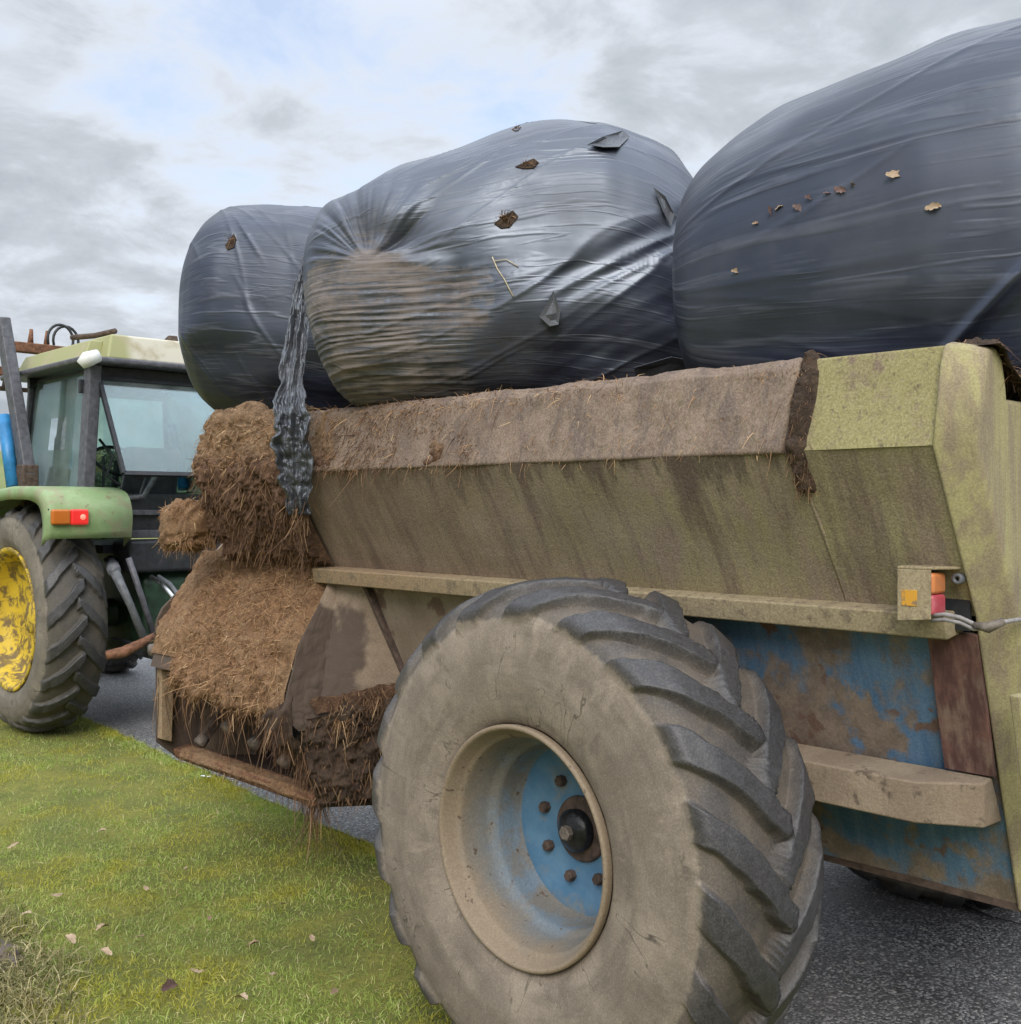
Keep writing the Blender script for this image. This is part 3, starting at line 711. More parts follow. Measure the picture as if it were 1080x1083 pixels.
# guard rail along the lower hull, its rear end cut back
def rail_poly(): return None
m = MB()
zt, zb = .955, .845
P = [(2.66, 1.36, zt), (2.66, 2.75, zt), (2.66, 2.75, zb + .005), (2.66, 1.36, zb + .005), (2.80, 1.225, zt + .012), (2.80, 2.75, zt + .012), (2.86, 2.75, zb), (2.86, 1.225, zb), (2.755, 1.225, zt + .004), (2.755, 1.225, zb + .002)]
m.add(P, [(0, 1, 2, 3), (0, 8, 4, 5, 1), (3, 2, 6, 7, 9), (0, 3, 9, 8), (8, 9, 7, 4), (1, 5, 6, 2), (4, 7, 6, 5)])
m.build('guard_rail', RAIL, SP, bevel=.006)
# rust-red stiffener at the rear of the blue sheet
MB().prism([(2.690, 1.335), (2.705, 1.335), (2.805, .97), (2.788, .97)], 1, 1.215, 1.345).build('rear_stiffener', RUSTRED, SP, bevel=.003)
# rear plate, a thick pressed sheet that stands proud of the sides
rp = [(2.49, 1.98), (2.51, 2.03), (2.55, 2.04), (2.585, 2.015), (2.605, 1.95), (2.61, 1.92), (4.29, 1.92), (4.31, 2.02), (4.38, 2.03), (4.41, 1.98), (4.46, 1.79), (4.24, 1.38), (3.98, .60), (2.92, .60), (2.672, 1.38), (2.450, 1.79)]
rp_o = [(a_ + (.045 if a_ < MID else -.045), b_ - (.02 if b_ > 1.9 else 0)) for a_, b_ in rp]
MB().prism(rp_o, 1, 1.125, 1.215, rp).build('rear_plate', REAR, SP, bevel=.012, bseg=3)
b_ = at(1068, 735, u=1.12); c_ = at(1092, 890, u=1.12)
MB().prism([(b_[0], b_[2]), (b_[0] + .05, b_[2]), (c_[0] + .02, c_[2]), (c_[0] - .02, c_[2])], 1, 1.098, 1.123).build('bolted_strap', REAR, SP, bevel=.005)
for f in (.08, .38, .62):
    q = b_ * (1 - f) + c_ * f
    MB().lathe([(0, .001), (0, .009), (.004, .009)], (0, 0, 0), 8)
    o = MB().tube([(q[0] + .025 - .02 * f, 1.099, q[2] - .01), (q[0] + .025 - .02 * f, 1.088, q[2] - .01)], .009, 6).build('strap_bolt', BOLT, SP)
# rear lamp in its bracket
lp = empty('rear_lamp', at(985, 630, n=2.56), SP)
uA, uB = at(950, 630, n=2.55)[1], at(985, 630, n=2.55)[1]
MB().prism([(uA, 1.497), (uB, 1.497), (uB, 1.378), (uA, 1.370)], 0, 2.545, 2.552).build('bracket_plate', LEDGE, lp, bevel=.002)
MB().prism([(2.545, uA), (2.545, uB + .005), (2.62, 1.222), (2.66, 1.222), (2.66, uA)], 2, 1.497, 1.504).build('bracket_top', LEDGE, lp, bevel=.002)
MB().box((2.543, uA - .052, 1.408), (2.5452, uA - .012, 1.447)).build('reflector', REFLO, lp, bevel=.001)
MB().box((2.554, uB + .018, 1.385), (2.622, uB + .05, 1.490)).build('lamp_housing', BLACK, lp, bevel=.003)
MB().box((2.554, uB - .004, 1.4375), (2.622, uB + .0175, 1.489)).build('orange_lens', LAMPO, lp, bevel=.009)
MB().box((2.554, uB - .004, 1.387), (2.622, uB + .0175, 1.4370)).build('red_lens', LAMPR, lp, bevel=.009)
MB().prism([(1.222, 1.497), (uA, 1.497), (uA, 1.345), (1.222, 1.345)], 0, 2.668, 2.676).build('bracket_back', BLACK, lp)
q = at(1016, 612, n=2.63); MB().lathe([(0, .013), (-.02, .013), (-.02, .006), (0, .006)], q, 16).build('grommet', GREY, lp, smooth=True)
cb = empty('lamp_cable', at(1005, 655, n=2.6), SP)
pts = [at(985, 651, n=2.565), at(1000, 650, n=2.56), at(1015, 653, n=2.565), at(1030, 660, n=2.58), at(1042, 664, n=2.58), at(1060, 658, u=1.115), at(1080, 655, u=1.105), at(1110, 650, u=1.10)]
MB().tube(pts, .0055, 8).build('wire', CABLE, cb, smooth=True)
pts = [p + np.array((0, 0, -.012)) for p in pts[:4]] + pts[4:5]
MB().tube(pts, .005, 8).build('wire', CABLE, cb, smooth=True)
MB().tube([at(1030, 661, n=2.575), at(1045, 664, n=2.575), at(1062, 657, u=1.11)], [.008, .013, .009], 8).build('tape_joint', BOLT, cb, smooth=True)

# wheels and axle
spreader_wheel(SP, 2.10, CU, CZ, 1500, seed=1)
spreader_wheel(SP, 2 * MID - 2.57, CU, CZ, 500, flip=True, seed=31)
MB().tube([(2.38, CU, CZ), (4.52, CU, CZ)], .06, 16).build('axle', RUSTDK, SP, smooth=True)
for x_ in (3.05, 3.77): MB().box((x_, 3.0, .49), (x_ + .08, 5.0, .598)).build('chassis_beam', RUSTDK, SP, bevel=.006)

# side discharge chamber: a hood, its end plates, the flail rotor and sill bar
ch = empty('discharge_chamber', (2.75, 4.6, .4), SP)
u0, u1 = 4.0, 5.24
prof_end = [(2.70, 1.375), (2.50, 1.06), (2.43, .80), (2.47, .60), (2.62, .40), (3.05, .40), (3.10, 1.38)]
cols = np.array([[(2.69, 3.985, 1.378), (2.50, 3.99, 1.06), (2.43, 3.99, .80), (2.50, 3.97, .72)], [(2.70, 3.955, 1.372), (2.63, 3.955, 1.05), (2.585, 3.94, .82), (2.60, 3.92, .74)], [(2.715, 3.79, 1.33), (2.78, 3.72, 1.12), (2.845, 3.66, .90), (2.81, 3.70, .83)]])
tv, tw = np.linspace(0, 3, 90), np.linspace(0, 2, 80)
c1_ = np.stack([np.stack([np.interp(tv, range(4), cols[i, :, k]) for k in range(3)], -1) for i in range(3)], 0)
V = np.stack([np.stack([np.interp(tw, range(3), c1_[:, j, k]) for k in range(3)], -1) for j in range(90)], 0)
for _ in range(3): V[1:-1] = (V[:-2] + 2 * V[1:-1] + V[2:]) / 4
V[..., 1] -= .016 * fbm(V * 5, 3, 501) + .010 * np.abs(fbm(V * 22, 3, 502)); V[..., 0] -= .006 * fbm(V * 9, 3, 503)
o = fast('rear_end_plate', V.reshape(-1, 3), grid_faces(90, 80), PLATE, ch, smooth=True); o.modifiers.new('s', 'SOLIDIFY').thickness = -.012
def lumpy(name, q4, amp, m, parent, na=90, nb=70, sd=0, nrm=(-.5, -.85, .1)):
    q4 = np.array(q4, float); a_, b_ = np.meshgrid(np.linspace(0, 1, na), np.linspace(0, 1, nb), indexing='ij'); a_, b_ = a_[..., None], b_[..., None]
    V = (q4[0] * (1 - a_) + q4[1] * a_) * (1 - b_) + (q4[3] * (1 - a_) + q4[2] * a_) * b_
    h = amp * (.5 + fbm(V * 6, 3, sd) + .8 * fbm(V * 16, 3, sd + 1) + .5 * fbm(V * 45, 3, sd + 2)); nv = np.array(nrm) / np.linalg.norm(nrm)
    V = V + nv * h[..., None]
    o = fast(name, V.reshape(-1, 3), grid_faces(na, nb), m, parent, smooth=True)
    return o, V, np.broadcast_to(nv, V.shape), np.ones(V.shape[:2])
MB().prism([(2.86, 1.46), (2.52, 1.14), (2.49, 1.08), (2.49, .48), (2.60, .385), (3.10, .30), (3.10, 1.46)], 1, u1, u1 + .02).build('front_end_plate', PLATE, ch, bevel=.004)
MB().prism([(2.505, 1.07), (2.49, 1.05), (2.49, .50), (2.545, .48), (2.56, .9)], 1, u1 - .05, u1 - .001).build('front_flange', LEDGE, ch, bevel=.004)
MB().box((3.045, u0 + .0, .29), (3.08, u1, 1.36)).build('back_wall', BLACK, ch)
MB().prism([(2.60, .395), (3.043, .335), (3.043, .315), (2.60, .380)], 1, u0 - .01, u1).build('trough', RUSTDK, ch)
MB().prism([(2.57, .435), (2.66, .45), (2.67, .40), (2.585, .385)], 1, u0 - .02, u1).build('sill_bar', RUST, ch, bevel=.008)
MB().tube([(2.86, u0 + .03, .72), (2.86, u1, .72)], .085, 16).build('rotor_shaft', RUSTDK, ch, smooth=True)
for (px, py) in ((237, 772), (266, 790), (298, 810), (210, 788), (322, 795)):
    tip = Vector(at(px, py, n=2.63)); rt = Vector((2.86, tip.y, .72))
    f = empty('flail', rt, ch)
    MB().bar(rt, tip + (rt - tip).normalized() * .02, .05, .03, (0, 1, 0)).build('flail_arm', RUSTDK, f, bevel=.005)
    d = (tip - rt).normalized()
    MB().tube([tip - d * .05, tip - d * .01, tip], [.030, .034, .026], 14).build('flail_head', BOLT, f, smooth=True)
MB().bar((2.70, 3.775, 1.335), (2.84, 3.65, .90), .03, .025, (0, 1, 0)).build('panel_flange', RUSTDK, SP, bevel=.004)
MB().prism([(2.78, .62), (3.0, .62), (2.96, .86), (2.74, .86)], 1, 3.35, 3.98).build('gear_cover', MUCKD, SP, bevel=.02)

# caked muck: thick displaced crusts with straw ends standing out of them
def crust(name, ctrl, u0, u1, thick, nu, nv, m, parent, seed, taper_end=.06, gaps=0.0, ragged=.0, fine=1.0):
    """a lumpy layer over the (n,z) polyline ctrl between u0 and u1, outward = to the left of the line"""
    c = np.array(ctrl, float); d = np.concatenate([[0], np.cumsum(np.linalg.norm(np.diff(c, axis=0), axis=1))])
    s = np.linspace(0, d[-1], nv); X = np.interp(s, d, c[:, 0]); Z = np.interp(s, d, c[:, 1])
    tx, tz = np.gradient(X), np.gradient(Z)
    for _ in range(4):
        tx[1:-1] = (tx[:-2] + tx[1:-1] + tx[2:]) / 3; tz[1:-1] = (tz[:-2] + tz[1:-1] + tz[2:]) / 3
    l = np.hypot(tx, tz); nx, nz = tz / l, -tx / l
    U, S = np.meshgrid(np.linspace(u0, u1, nu), s, indexing='ij')
    XX = np.broadcast_to(X, U.shape); ZZ = np.broadcast_to(Z, U.shape)
    P = np.stack([XX, U, ZZ], -1)
    en = sstep(0, taper_end, S) * sstep(d[-1], d[-1] - taper_end, S + ragged * (vnoise(P * np.array([1, 14, 1]), seed + 9) - .3)) * sstep(u0 - .001, u0 + .04, U) * sstep(u1 + .001, u1 - .04, U)
    h = thick * (.55 + .9 * fbm(P * 5, 3, seed) + .6 * fine * fbm(P * 18, 3, seed + 3) + .45 * fine * fbm(P * 50, 3, seed + 4))
    h = h - gaps * (.43 - fbm(P * np.array([2, 2.3, 2]), 3, seed + 7) * 1.6 - .35 * sstep(2.9, 4.0, U))
    h = np.maximum(h, -.012 if gaps else .0) * en - .014 * (1 - en)
    V = np.stack([XX + nx * h, U, ZZ + nz * h], -1)
    o = fast(name, V.reshape(-1, 3), grid_faces(nu, nv), m, parent, smooth=True)
    nrm = np.stack([np.broadcast_to(nx, U.shape), U * 0, np.broadcast_to(nz, U.shape)], -1)
    return o, V, nrm, en
def strands(name, V, nrm, en, cnt, Lm, Ls, W, m, parent, down=.8, out=.6, droop=.5, lo=.2, along=0.0, curl=.35):
    a, b, _ = V.shape; i = rng.integers(0, a, cnt * 3); j = rng.integers(0, b, cnt * 3); k = en[i, j] > lo
    i, j = i[k][:cnt], j[k][:cnt]; P = V[i, j] - nrm[i, j] * .003
    D = nrm[i, j] * out + np.array([0, along, -down]) + rng.normal(0, .45, (len(i), 3))
    L = np.clip(rng.gamma(2.2, Lm / 2.2, len(i)), Lm * .3, Lm * 3.5)
    return ribbons(name, P, D, L, W * rng.uniform(.5, 1.6, len(i)), m, parent, droop=droop, curl=curl)
# over the whole rim
o, V, nm, en = crust('rim_muck', [(2.60, 1.98), (2.545, 2.030), (2.515, 2.005), (2.485, 1.885), (2.461, 1.792), (2.468, 1.775)], 1.58, UF + .01, .014, 1100, 90, LIP, SP, 40, .014, fine=.35)
topm = (V[..., 2] > 1.98) * en
strands('rim_clods', V, nm, (V[..., 1] > 2.6) * (fbm(V * 6, 3, 88) > .05) * en, 5200, .016, .01, .0035, STRAWD, o, .6, .5, curl=.8)
strands('rim_straw', V, nm, en, 2600, .016, .01, .002, STRAW, o, .7, .4)
strands('rim_top_straw', V, nm, topm * (fbm(V * 3, 2, 77) > -.05), 2600, .03, .01, .0022, STRAW, o, .1, .6)
hang = (np.abs(V[..., 2] - 1.80) < .05) * en
strands('hanging_straw', V, nm, hang * (V[..., 1] > 2.9), 700, .04, .03, .0025, STRAWD, o, 1.2, .3)
# thick fibrous end at the front corner
o, V, nm, en = crust('rim_clods_muck', [(2.58, 2.0), (2.545, 2.035), (2.512, 2.00), (2.482, 1.89), (2.455, 1.80), (2.462, 1.77)], 2.75, 4.05, .030, 600, 80, MUCKR, SP, 47, .03, gaps=.05, ragged=.09)
strands('rim_clod_straw', V, nm, en * (fbm(V * 7, 3, 51) > 0), 1500, .02, .01, .0025, STRAWD, o, .9, .4, curl=.6)
o, V, nm, en = crust('front_corner_muck', [(2.64, 1.98), (2.55, 2.045), (2.505, 2.02), (2.465, 1.90), (2.435, 1.80), (2.47, 1.70), (2.54, 1.58), (2.62, 1.44), (2.66, 1.38)], 3.95, UF + .05, .060, 300, 200, MUCKR, SP, 60, .06, ragged=.12)
strands('corner_straw', V, nm, (V[..., 2] > 1.80) * en, 5000, .016, .02, .0026, STRAW, o, .5, .5, .5, curl=.8)
strands('corner_dark_straw', V, nm, (V[..., 2] < 1.80) * en, 1500, .032, .03, .003, STRAWD, o, 1.5, .3, .6, curl=.7)
# small caked block sticking out past the front corner
bk = at(200, 556, n=2.47)
th = np.linspace(0, 2 * math.pi, 90, endpoint=False); fi = np.linspace(-math.pi / 2, math.pi / 2, 60)
T, Fi = np.meshgrid(th, fi, indexing='ij')
def spw(v, e_): return np.sign(v) * np.abs(v) ** e_
X = .11 * spw(np.cos(Fi), .45) * spw(np.cos(T), .45); Y = .13 * spw(np.cos(Fi), .45) * spw(np.sin(T), .45); Z = .105 * spw(np.sin(Fi), .45)
P = np.stack([X, Y, Z], -1); nr = P / (np.linalg.norm(P, axis=-1, keepdims=True) + 1e-6)
P = P + nr * (.05 * fbm(P * 9, 3, 70) + .03 * fbm(P * 40, 3, 71))[..., None]
V = P + bk
o = fast('muck_lump', V.reshape(-1, 3), grid_faces(90, 60, wrap_a=True), MUCK, SP, smooth=True)
strands('lump_straw', V, nr, np.ones(V.shape[:2]), 2200, .018, .01, .0025, STRAW, o, .5, .6, curl=.6)
MB().bar(bk, (2.75, bk[1] + .02, 1.55), .06, .06).build('lump_bracket', RUSTDK, SP)
# the hood, thatched with muck
hood = [(3.06, 1.40), (2.70, 1.40), (2.50, 1.07), (2.435, .86)]
MB().prism([(3.06, 1.37), (2.715, 1.37), (2.52, 1.06), (2.455, .86), (2.48, .86), (2.54, 1.05), (2.73, 1.35), (3.06, 1.35)], 1, u0 + .013, u1 - .001).build('hood', PLATE, ch)
o, V, nm, en = crust('hood_muck', [(2.95, 1.39), (2.72, 1.395), (2.51, 1.075), (2.445, .88), (2.44, .80), (2.49, .74)], u0 + .005, u1 - .24, .046, 300, 190, MUCK, ch, 80, .05, ragged=.14)
strands('hood_straw', V, nm, en, 15000, .020, .02, .0027, STRAW, o, .2, .35, .3, along=.1, curl=.8)
strands('hood_long_straw', V, nm, en, 500, .085, .02, .003, STRAW, o, .3, .2, .2, along=-.4, curl=.2)
strands('hood_fringe', V, nm, (V[..., 2] < .93) * en, 1100, .035, .05, .0035, STRAWD, o, 1.5, .2, .5, curl=.6)
o, V, nm, en = crust('front_hood_muck', [(2.95, 1.42), (2.73, 1.405), (2.515, 1.08), (2.455, .93)], u1 - .30, u1 + .02, .022, 80, 110, MUCK, ch, 90, .05, ragged=.1)
strands('front_hood_straw', V, nm, en, 1500, .022, .01, .002, STRAW, o, .6, .4)
# muck shelf on the rear plate and hanging roots at the sill
o, V, nm, en = lumpy('rear_lower_plate', [(2.50, 3.97, .76), (2.86, 3.70, .86), (2.90, 3.74, .44), (2.60, 3.98, .40)], .055, MUCKD, ch, sd=520)
strands('lower_plate_straw', V, nm, en, 700, .03, .02, .003, STRAWD, o, 1.2, .3, .5, curl=.6)
o, V, nm, en = lumpy('shelf_clods', [(2.53, 3.93, .84), (2.87, 3.62, .93), (2.89, 3.60, .85), (2.55, 3.91, .79)], .035, MUCKR, ch, 110, 40, sd=530, nrm=(-.5, -.6, .7))
strands('shelf_clod_straw', V, nm, en * (fbm(V * 8, 3, 540) > -.05), 1500, .020, .02, .003, STRAWD, o, .8, .5, .5, curl=.7)
o, V, nm, en = crust('shelf_muck', [(3.0, .90), (2.80, .885), (2.68, .84), (2.64, .78), (2.66, .72)], 3.78, u0 + .03, .045, 70, 60, MUCKD, ch, 95, .05, ragged=.1)
strands('shelf_straw', V, nm, en, 1300, .035, .03, .003, STRAW, o, 1.1, .4, .5)
o, V, nm, en = crust('plate_muck', [(2.44, .84), (2.45, .70), (2.58, .60), (2.62, .50), (2.64, .42)], u0 - .05, u0 + .10, .05, 50, 60, MUCKD, ch, 97, .04)
strands('plate_straw', V, nm, en, 500, .05, .03, .003, STRAWD, o, 1.5, .4, .5)
o, V, nm, en = crust('sill_muck', [(2.66, .447), (2.585, .442), (2.568, .415), (2.59, .393)], u0 - .03, u1 - .05, .010, 300, 50, MUCK, ch, 98, .02)
strands('sill_straw', V, nm, en, 900, .022, .02, .0025, STRAWD, o, 1.0, .4, .4)
P = np.stack([rng.uniform(2.56, 2.68, 170), u0 + np.abs(rng.normal(0, .05, 170)), rng.uniform(.36, .46, 170)], -1)[:75]
ribbons('hanging_roots', P, np.array([0, 0, -1.0]) + rng.normal(0, .22, (75, 3)), rng.uniform(.05, .2, 75), .005, STRAWD, ch, droop=.3, curl=.25)
P = np.stack([rng.uniform(2.46, 2.56, 420), rng.uniform(u0, u1, 420), rng.uniform(.72, .86, 420)], -1)[:130]
ribbons('trailing_straw', P, np.array([.1, 0, -1.0]) + rng.normal(0, .2, (130, 3)), rng.uniform(.06, .26, 130), .004, STRAWD, ch, droop=.3, curl=.2)
# crusty seam and corner clods near the rear
o, V, nm, en = crust('seam_muck', [(2.575, 2.0), (2.54, 2.03), (2.51, 2.0), (2.455, 1.80), (2.50, 1.70), (2.535, 1.64)], 1.54, 1.62, .036, 80, 240, MUCKD, SP, 110, .03, gaps=.012, ragged=.08)
strands('seam_straw', V, nm, en, 500, .016, .01, .002, STRAWD, o, .8, .5)
o, V, nm, en = crust('rear_corner_muck', [(3.10, 1.92), (2.90, 1.945), (2.70, 1.95), (2.62, 1.99), (2.60, 2.02), (2.56, 2.035)], 1.10, 1.24, .06, 40, 80, MUCKD, SP, 115, .05)
strands('rear_corner_straw', V, nm, en, 700, .03, .01, .002, STRAWD, o, .4, .6)
# dung still lying in the hopper, on which the bales rest
U, X = np.meshgrid(np.linspace(UR + .03, UF - .03, 120), np.linspace(2.56, 4.34, 60), indexing='ij')
Z = 1.74 + .06 * fbm(np.stack([X * 3, U * 3, X * 0], -1), 4, 120)
fast('hopper_load', np.stack([X, U, Z], -1).reshape(-1, 3), grid_faces(120, 60), MUCKD, SP, smooth=True)
# drawbar to the tractor
MB().bar((3.45, 5.0, .53), (3.72, 7.25, .58), .12, .12).build('drawbar', RUSTDK, SP, bevel=.01)
MB().tube([(3.72, 7.2, .60), (3.74, 7.38, .60)], .05, 12).build('hitch_eye', RUST, SP, smooth=True)
MB().tube([(2.48, 5.3, .93), (2.60, 5.3, .93)], .03, 10).build('shield_pin', BOLT, SP, smooth=True)

# ------------------------------------------------------------------ the bales
def bale(name, m, st, D0, D1, hd, ex, ns, nphi, disp, label):
    """st: (x, y_top, y_bottom) outline of the photo, taken to the bale's own distance and given its full girth"""
    S = np.array(st, float); xa, xb = S[0, 0], S[-1, 0]
    k0, k1 = (xa - 540) / FPX, (xb - 540) / FPX
    A0 = np.array([k0 * D0, D0]); A1 = np.array([k1 * D1, D1]); ax = A1 - A0; Lg = np.linalg.norm(ax); ax /= Lg; per = np.array([-ax[1], ax[0]])
    ks = (S[:, 0] - 540) / FPX
    s = (ks * A0[1] - A0[0]) / (ax[0] - ks * ax[1]); Dd = A0[1] + s * ax[1]
    zt = EYE + (HZ - S[:, 1]) / FPX * (Dd - .36 * hd); zb = EYE + (HZ - S[:, 2]) / FPX * Dd
    ti = np.linspace(0, len(S) - 1, ns); idx = np.arange(len(S))
    s, zt, zb = (np.interp(ti, idx, q) for q in (s, zt, zb))
    kk = max(3, int(ns / len(S) * 1.1)) | 1; ker = np.hanning(kk + 2)[1:-1]; ker /= ker.sum()
    def sm(q):
        p = np.concatenate([2 * q[0] - q[kk:0:-1], q, 2 * q[-1] - q[-2:-kk - 2:-1]])
        return np.convolve(p, ker, 'same')[kk:-kk]
    s, zt, zb = sm(s), sm(zt), sm(zb)
    hz_ = np.maximum((zt - zb) / 2, .004); zc = (zt + zb) / 2
    full = hz_.max(); dep = hd * np.clip(hz_ / full, 0, 1) ** .75
    ph = np.linspace(0, 2 * math.pi, nphi, endpoint=False)
    Sg, PH = np.meshgrid(s, ph, indexing='ij')
    cph, sph = np.cos(PH), np.sin(PH)
    dd = dep[:, None] * spw(cph, 2 / ex); zz_ = zc[:, None] + hz_[:, None] * spw(sph, 2 / ex)
    # outward direction
    no = np.stack([0 * dd, spw(cph, 1) / np.maximum(dep[:, None], .02), spw(sph, 1) / np.maximum(hz_[:, None], .02)], -1)
    no /= np.linalg.norm(no, axis=-1, keepdims=True)
    endf = sstep(0, .10, np.minimum(Sg - s[0], s[-1] - Sg))
    h, at_ = disp(Sg, PH, zz_, dd)
    dd = dd + no[..., 1] * h * endf; zz_ = zz_ + no[..., 2] * h * endf
    XD = A0[None, None] + ax * Sg[..., None] + per * dd[..., None]
    V = np.stack([CS * XD[..., 0] + SN * XD[..., 1], -SN * XD[..., 0] + CS * XD[..., 1], zz_], -1)
    F = grid_faces(ns, nphi, wrap_b=True)
    ctr = V.reshape(-1, 3).mean(0)
    root = empty(name, (ctr[0], ctr[1], float(V[..., 2].min()))); tag(root, label, 'bale', 'plastic wrapped bales on the spreader')
    uv = np.stack([Sg, PH * .6], -1).reshape(-1, 2)
    # close both tips
    vv = np.concatenate([V.reshape(-1, 3), V[0].mean(0)[None], V[-1].mean(0)[None]]); n_ = ns * nphi
    j = np.arange(nphi); j2 = (j + 1) % nphi
    caps = np.concatenate([np.stack([j2, j, np.full(nphi, n_), np.full(nphi, n_)], -1), np.stack([(ns - 1) * nphi + j, (ns - 1) * nphi + j2, np.full(nphi, n_ + 1), np.full(nphi, n_ + 1)], -1)])
    uv = np.concatenate([uv, uv[:1], uv[-1:]])
    at_ = {k_: np.concatenate([np.broadcast_to(v_, Sg.shape).ravel(), [0, 0]]) for k_, v_ in at_.items()}
    # caps as triangles: use a separate tri object-free trick by degenerate-safe from_pydata
    me_o = fast('wrap', vv, F, m, root, smooth=True, uv=uv, attrs=at_)
    import bmesh
    b = bmesh.new(); b.from_mesh(me_o.data); b.verts.ensure_lookup_table()
    bmesh.ops.delete(b, geom=[b.verts[n_], b.verts[n_ + 1]], context='VERTS')
    bmesh.ops.holes_fill(b, edges=[e for e in b.edges if e.is_boundary], sides=0)
    bmesh.ops.recalc_face_normals(b, faces=b.faces)
    b.to_mesh(me_o.data); b.free()
    return root, V, (A0, ax, per)
def ridge(P, sx, sy, o=3, seed=0):
    """film folds: sharp-crested noise stretched along one way"""
    q = np.stack([P[0] * sx, P[1] * sy, P[0] * 0 + 3.3], -1)
    return 1 - np.abs(fbm(q, o, seed)) * 2.2
def rot2(a, b, deg):
    c_, s_ = math.cos(R(deg)), math.sin(R(deg)); return a * c_ + b * s_, -a * s_ + b * c_

def slump(S, v, sd, amp):
    q = np.stack([S * 1.7, v * 1.7, S * 0 + sd], -1)
    return amp * (1 - 2.4 * np.sqrt(fbm(q, 2, sd) ** 2 + .004)) * .6 + amp * .5 * fbm(q * 2.1, 2, sd + 1)
def drawn(S, v, n_, ang, sd, amp=.006, L=(.15, .6), wdt=(.004, .012)):
    r_ = np.random.default_rng(sd); h = np.zeros_like(S); s0, s1 = S.min(), S.max(); v0, v1 = v.min(), v.max()
    for _ in range(n_):
        cx, cy, a_ = r_.uniform(s0, s1), r_.uniform(v0, v1), R(ang + r_.normal(0, 9)); l_, w_ = r_.uniform(*L), r_.uniform(*wdt)
        x_, y_ = (S - cx) * math.cos(a_) + (v - cy) * math.sin(a_), -(S - cx) * math.sin(a_) + (v - cy) * math.cos(a_)
        y_ = y_ + r_.normal(0, .12) * x_ * x_
        h += amp * r_.uniform(.3, 1) * np.exp(-np.abs(y_ / w_) ** 1.4) * np.exp(-(x_ / l_) ** 4)
    return h
def d1(S, PH, z, d):
    v = PH * .6; p = rot2(S, v, 55)
    h = slump(S, v, 202, .055) + drawn(S, v, 55, 58, 203, .0055)
    return h, {}
b1, V1, _ = bale('wrapped_bale', FILM1,
    [(217, 300, 360), (218, 287, 375), (220, 277, 390), (224, 264, 405), (230, 251, 420), (238, 239, 433), (250, 227, 443), (268, 219, 447), (300, 217, 450), (340, 219, 450), (380, 228, 450), (420, 248, 446), (450, 280, 432), (468, 318, 400), (472, 345, 375)],
    5.75, 5.55, .56, 2.6, 300, 420, d1, 'smallest black wrapped bale, above the front end of the spreader nearest the tractor')

SX = lambda px: (px - 325) / FPX * 4.5
SZ = lambda py: EYE + (HZ - py) / FPX * 4.5
def d2(S, PH, z, d):
    v = PH * .6; near = d < .15
    p = rot2(S, v, 24)
    h = slump(S, v, 211, .042) + drawn(S, v, 75, -24, 212, .0045, wdt=(.003, .010))
    # gathered pleats round the folded end and stretched film across it
    px_, pz_ = SX(405), SZ(305)
    rx, rz = S - px_, z - pz_; rad = np.hypot(rx, rz) + 1e-4; ang = np.arctan2(rz, rx)
    pl = (1.3 * fbm(np.stack([ang * 4.2, rad * 1.2, rad * 0], -1), 3, 213) * 1.6) * sstep(.02, .10, rad) * sstep(.46, .15, rad) * sstep(-.02, .05, rz + .1 * sstep(0, .3, rx)) * near
    h = h + .016 * pl
    endm = sstep(SX(512), SX(468), S + .34 * fbm(np.stack([S * 3, z * 5, S * 0], -1), 4, 214) + .12 * (SZ(360) - z) * -1) * sstep(SZ(296), SZ(318), z + .05 * fbm(np.stack([S * 6, z * 3, S * 0], -1), 2, 219)) * near
    w_ = z * 120 + 9 * fbm(np.stack([S * .9, z * 9, S * 0], -1), 3, 215)
    h = h + endm * (.0032 * (1 - np.abs(np.sin(w_)) * 2) * (.4 + vnoise(np.stack([S * 5, z * 40, S * 0], -1), 216)))
    dent = np.exp(-((S - SX(430)) / .12) ** 2 - ((z - SZ(280)) / .05) ** 2) * near
    h = h - .03 * dent - .02 * np.exp(-((S - SX(490)) / .035) ** 2 - ((z - SZ(335)) / .10) ** 2) * near
    # long drawn folds to the right of the hand-hole flap
    p2 = rot2(S, z, 27); below = sstep(.03, -.05, (z - SZ(312)) - (S - SX(585)) * .50) * sstep(SX(560), SX(600), S) * near
    h = h + below * (.010 * (ridge(p2, .9, 15, 2, 217) - .4)) - .014 * below
    dirt = np.clip(endm * 1.0 + .75 * sstep(.30, .08, rad) * sstep(SX(480), SX(430), S) * near, 0, 1)
    dark_patch = np.exp(-((S - SX(525)) / .17) ** 2 - ((z - SZ(395)) / .16) ** 2) * near + .8 * np.exp(-((S - SX(400)) / .10) ** 2 - ((z - SZ(262)) / .08) ** 2) * near  # two soft-edged areas of darker, duller colour on the near side
    return h, {'dirt': dirt ** .8, 'dark_patch': np.clip(dark_patch, 0, 1)}
b2, V2, fr2 = bale('wrapped_bale', FILM2,
    [(325, 280, 302), (327, 262, 320), (331, 246, 342), (338, 228, 366), (348, 214, 392), (360, 206, 414), (376, 197, 428), (400, 186, 434), (440, 169, 438), (480, 155, 442), (520, 141, 448), (560, 128, 452), (600, 121, 456), (630, 120, 460), (655, 128, 460), (680, 142, 460), (702, 160, 460), (720, 182, 458), (735, 210, 450), (748, 250, 430), (755, 300, 400), (757, 330, 365)],
    4.5, 4.5, .58, 2.6, 520, 640, d2, 'middle bale in torn black wrap, its near end stretched and stained brown')

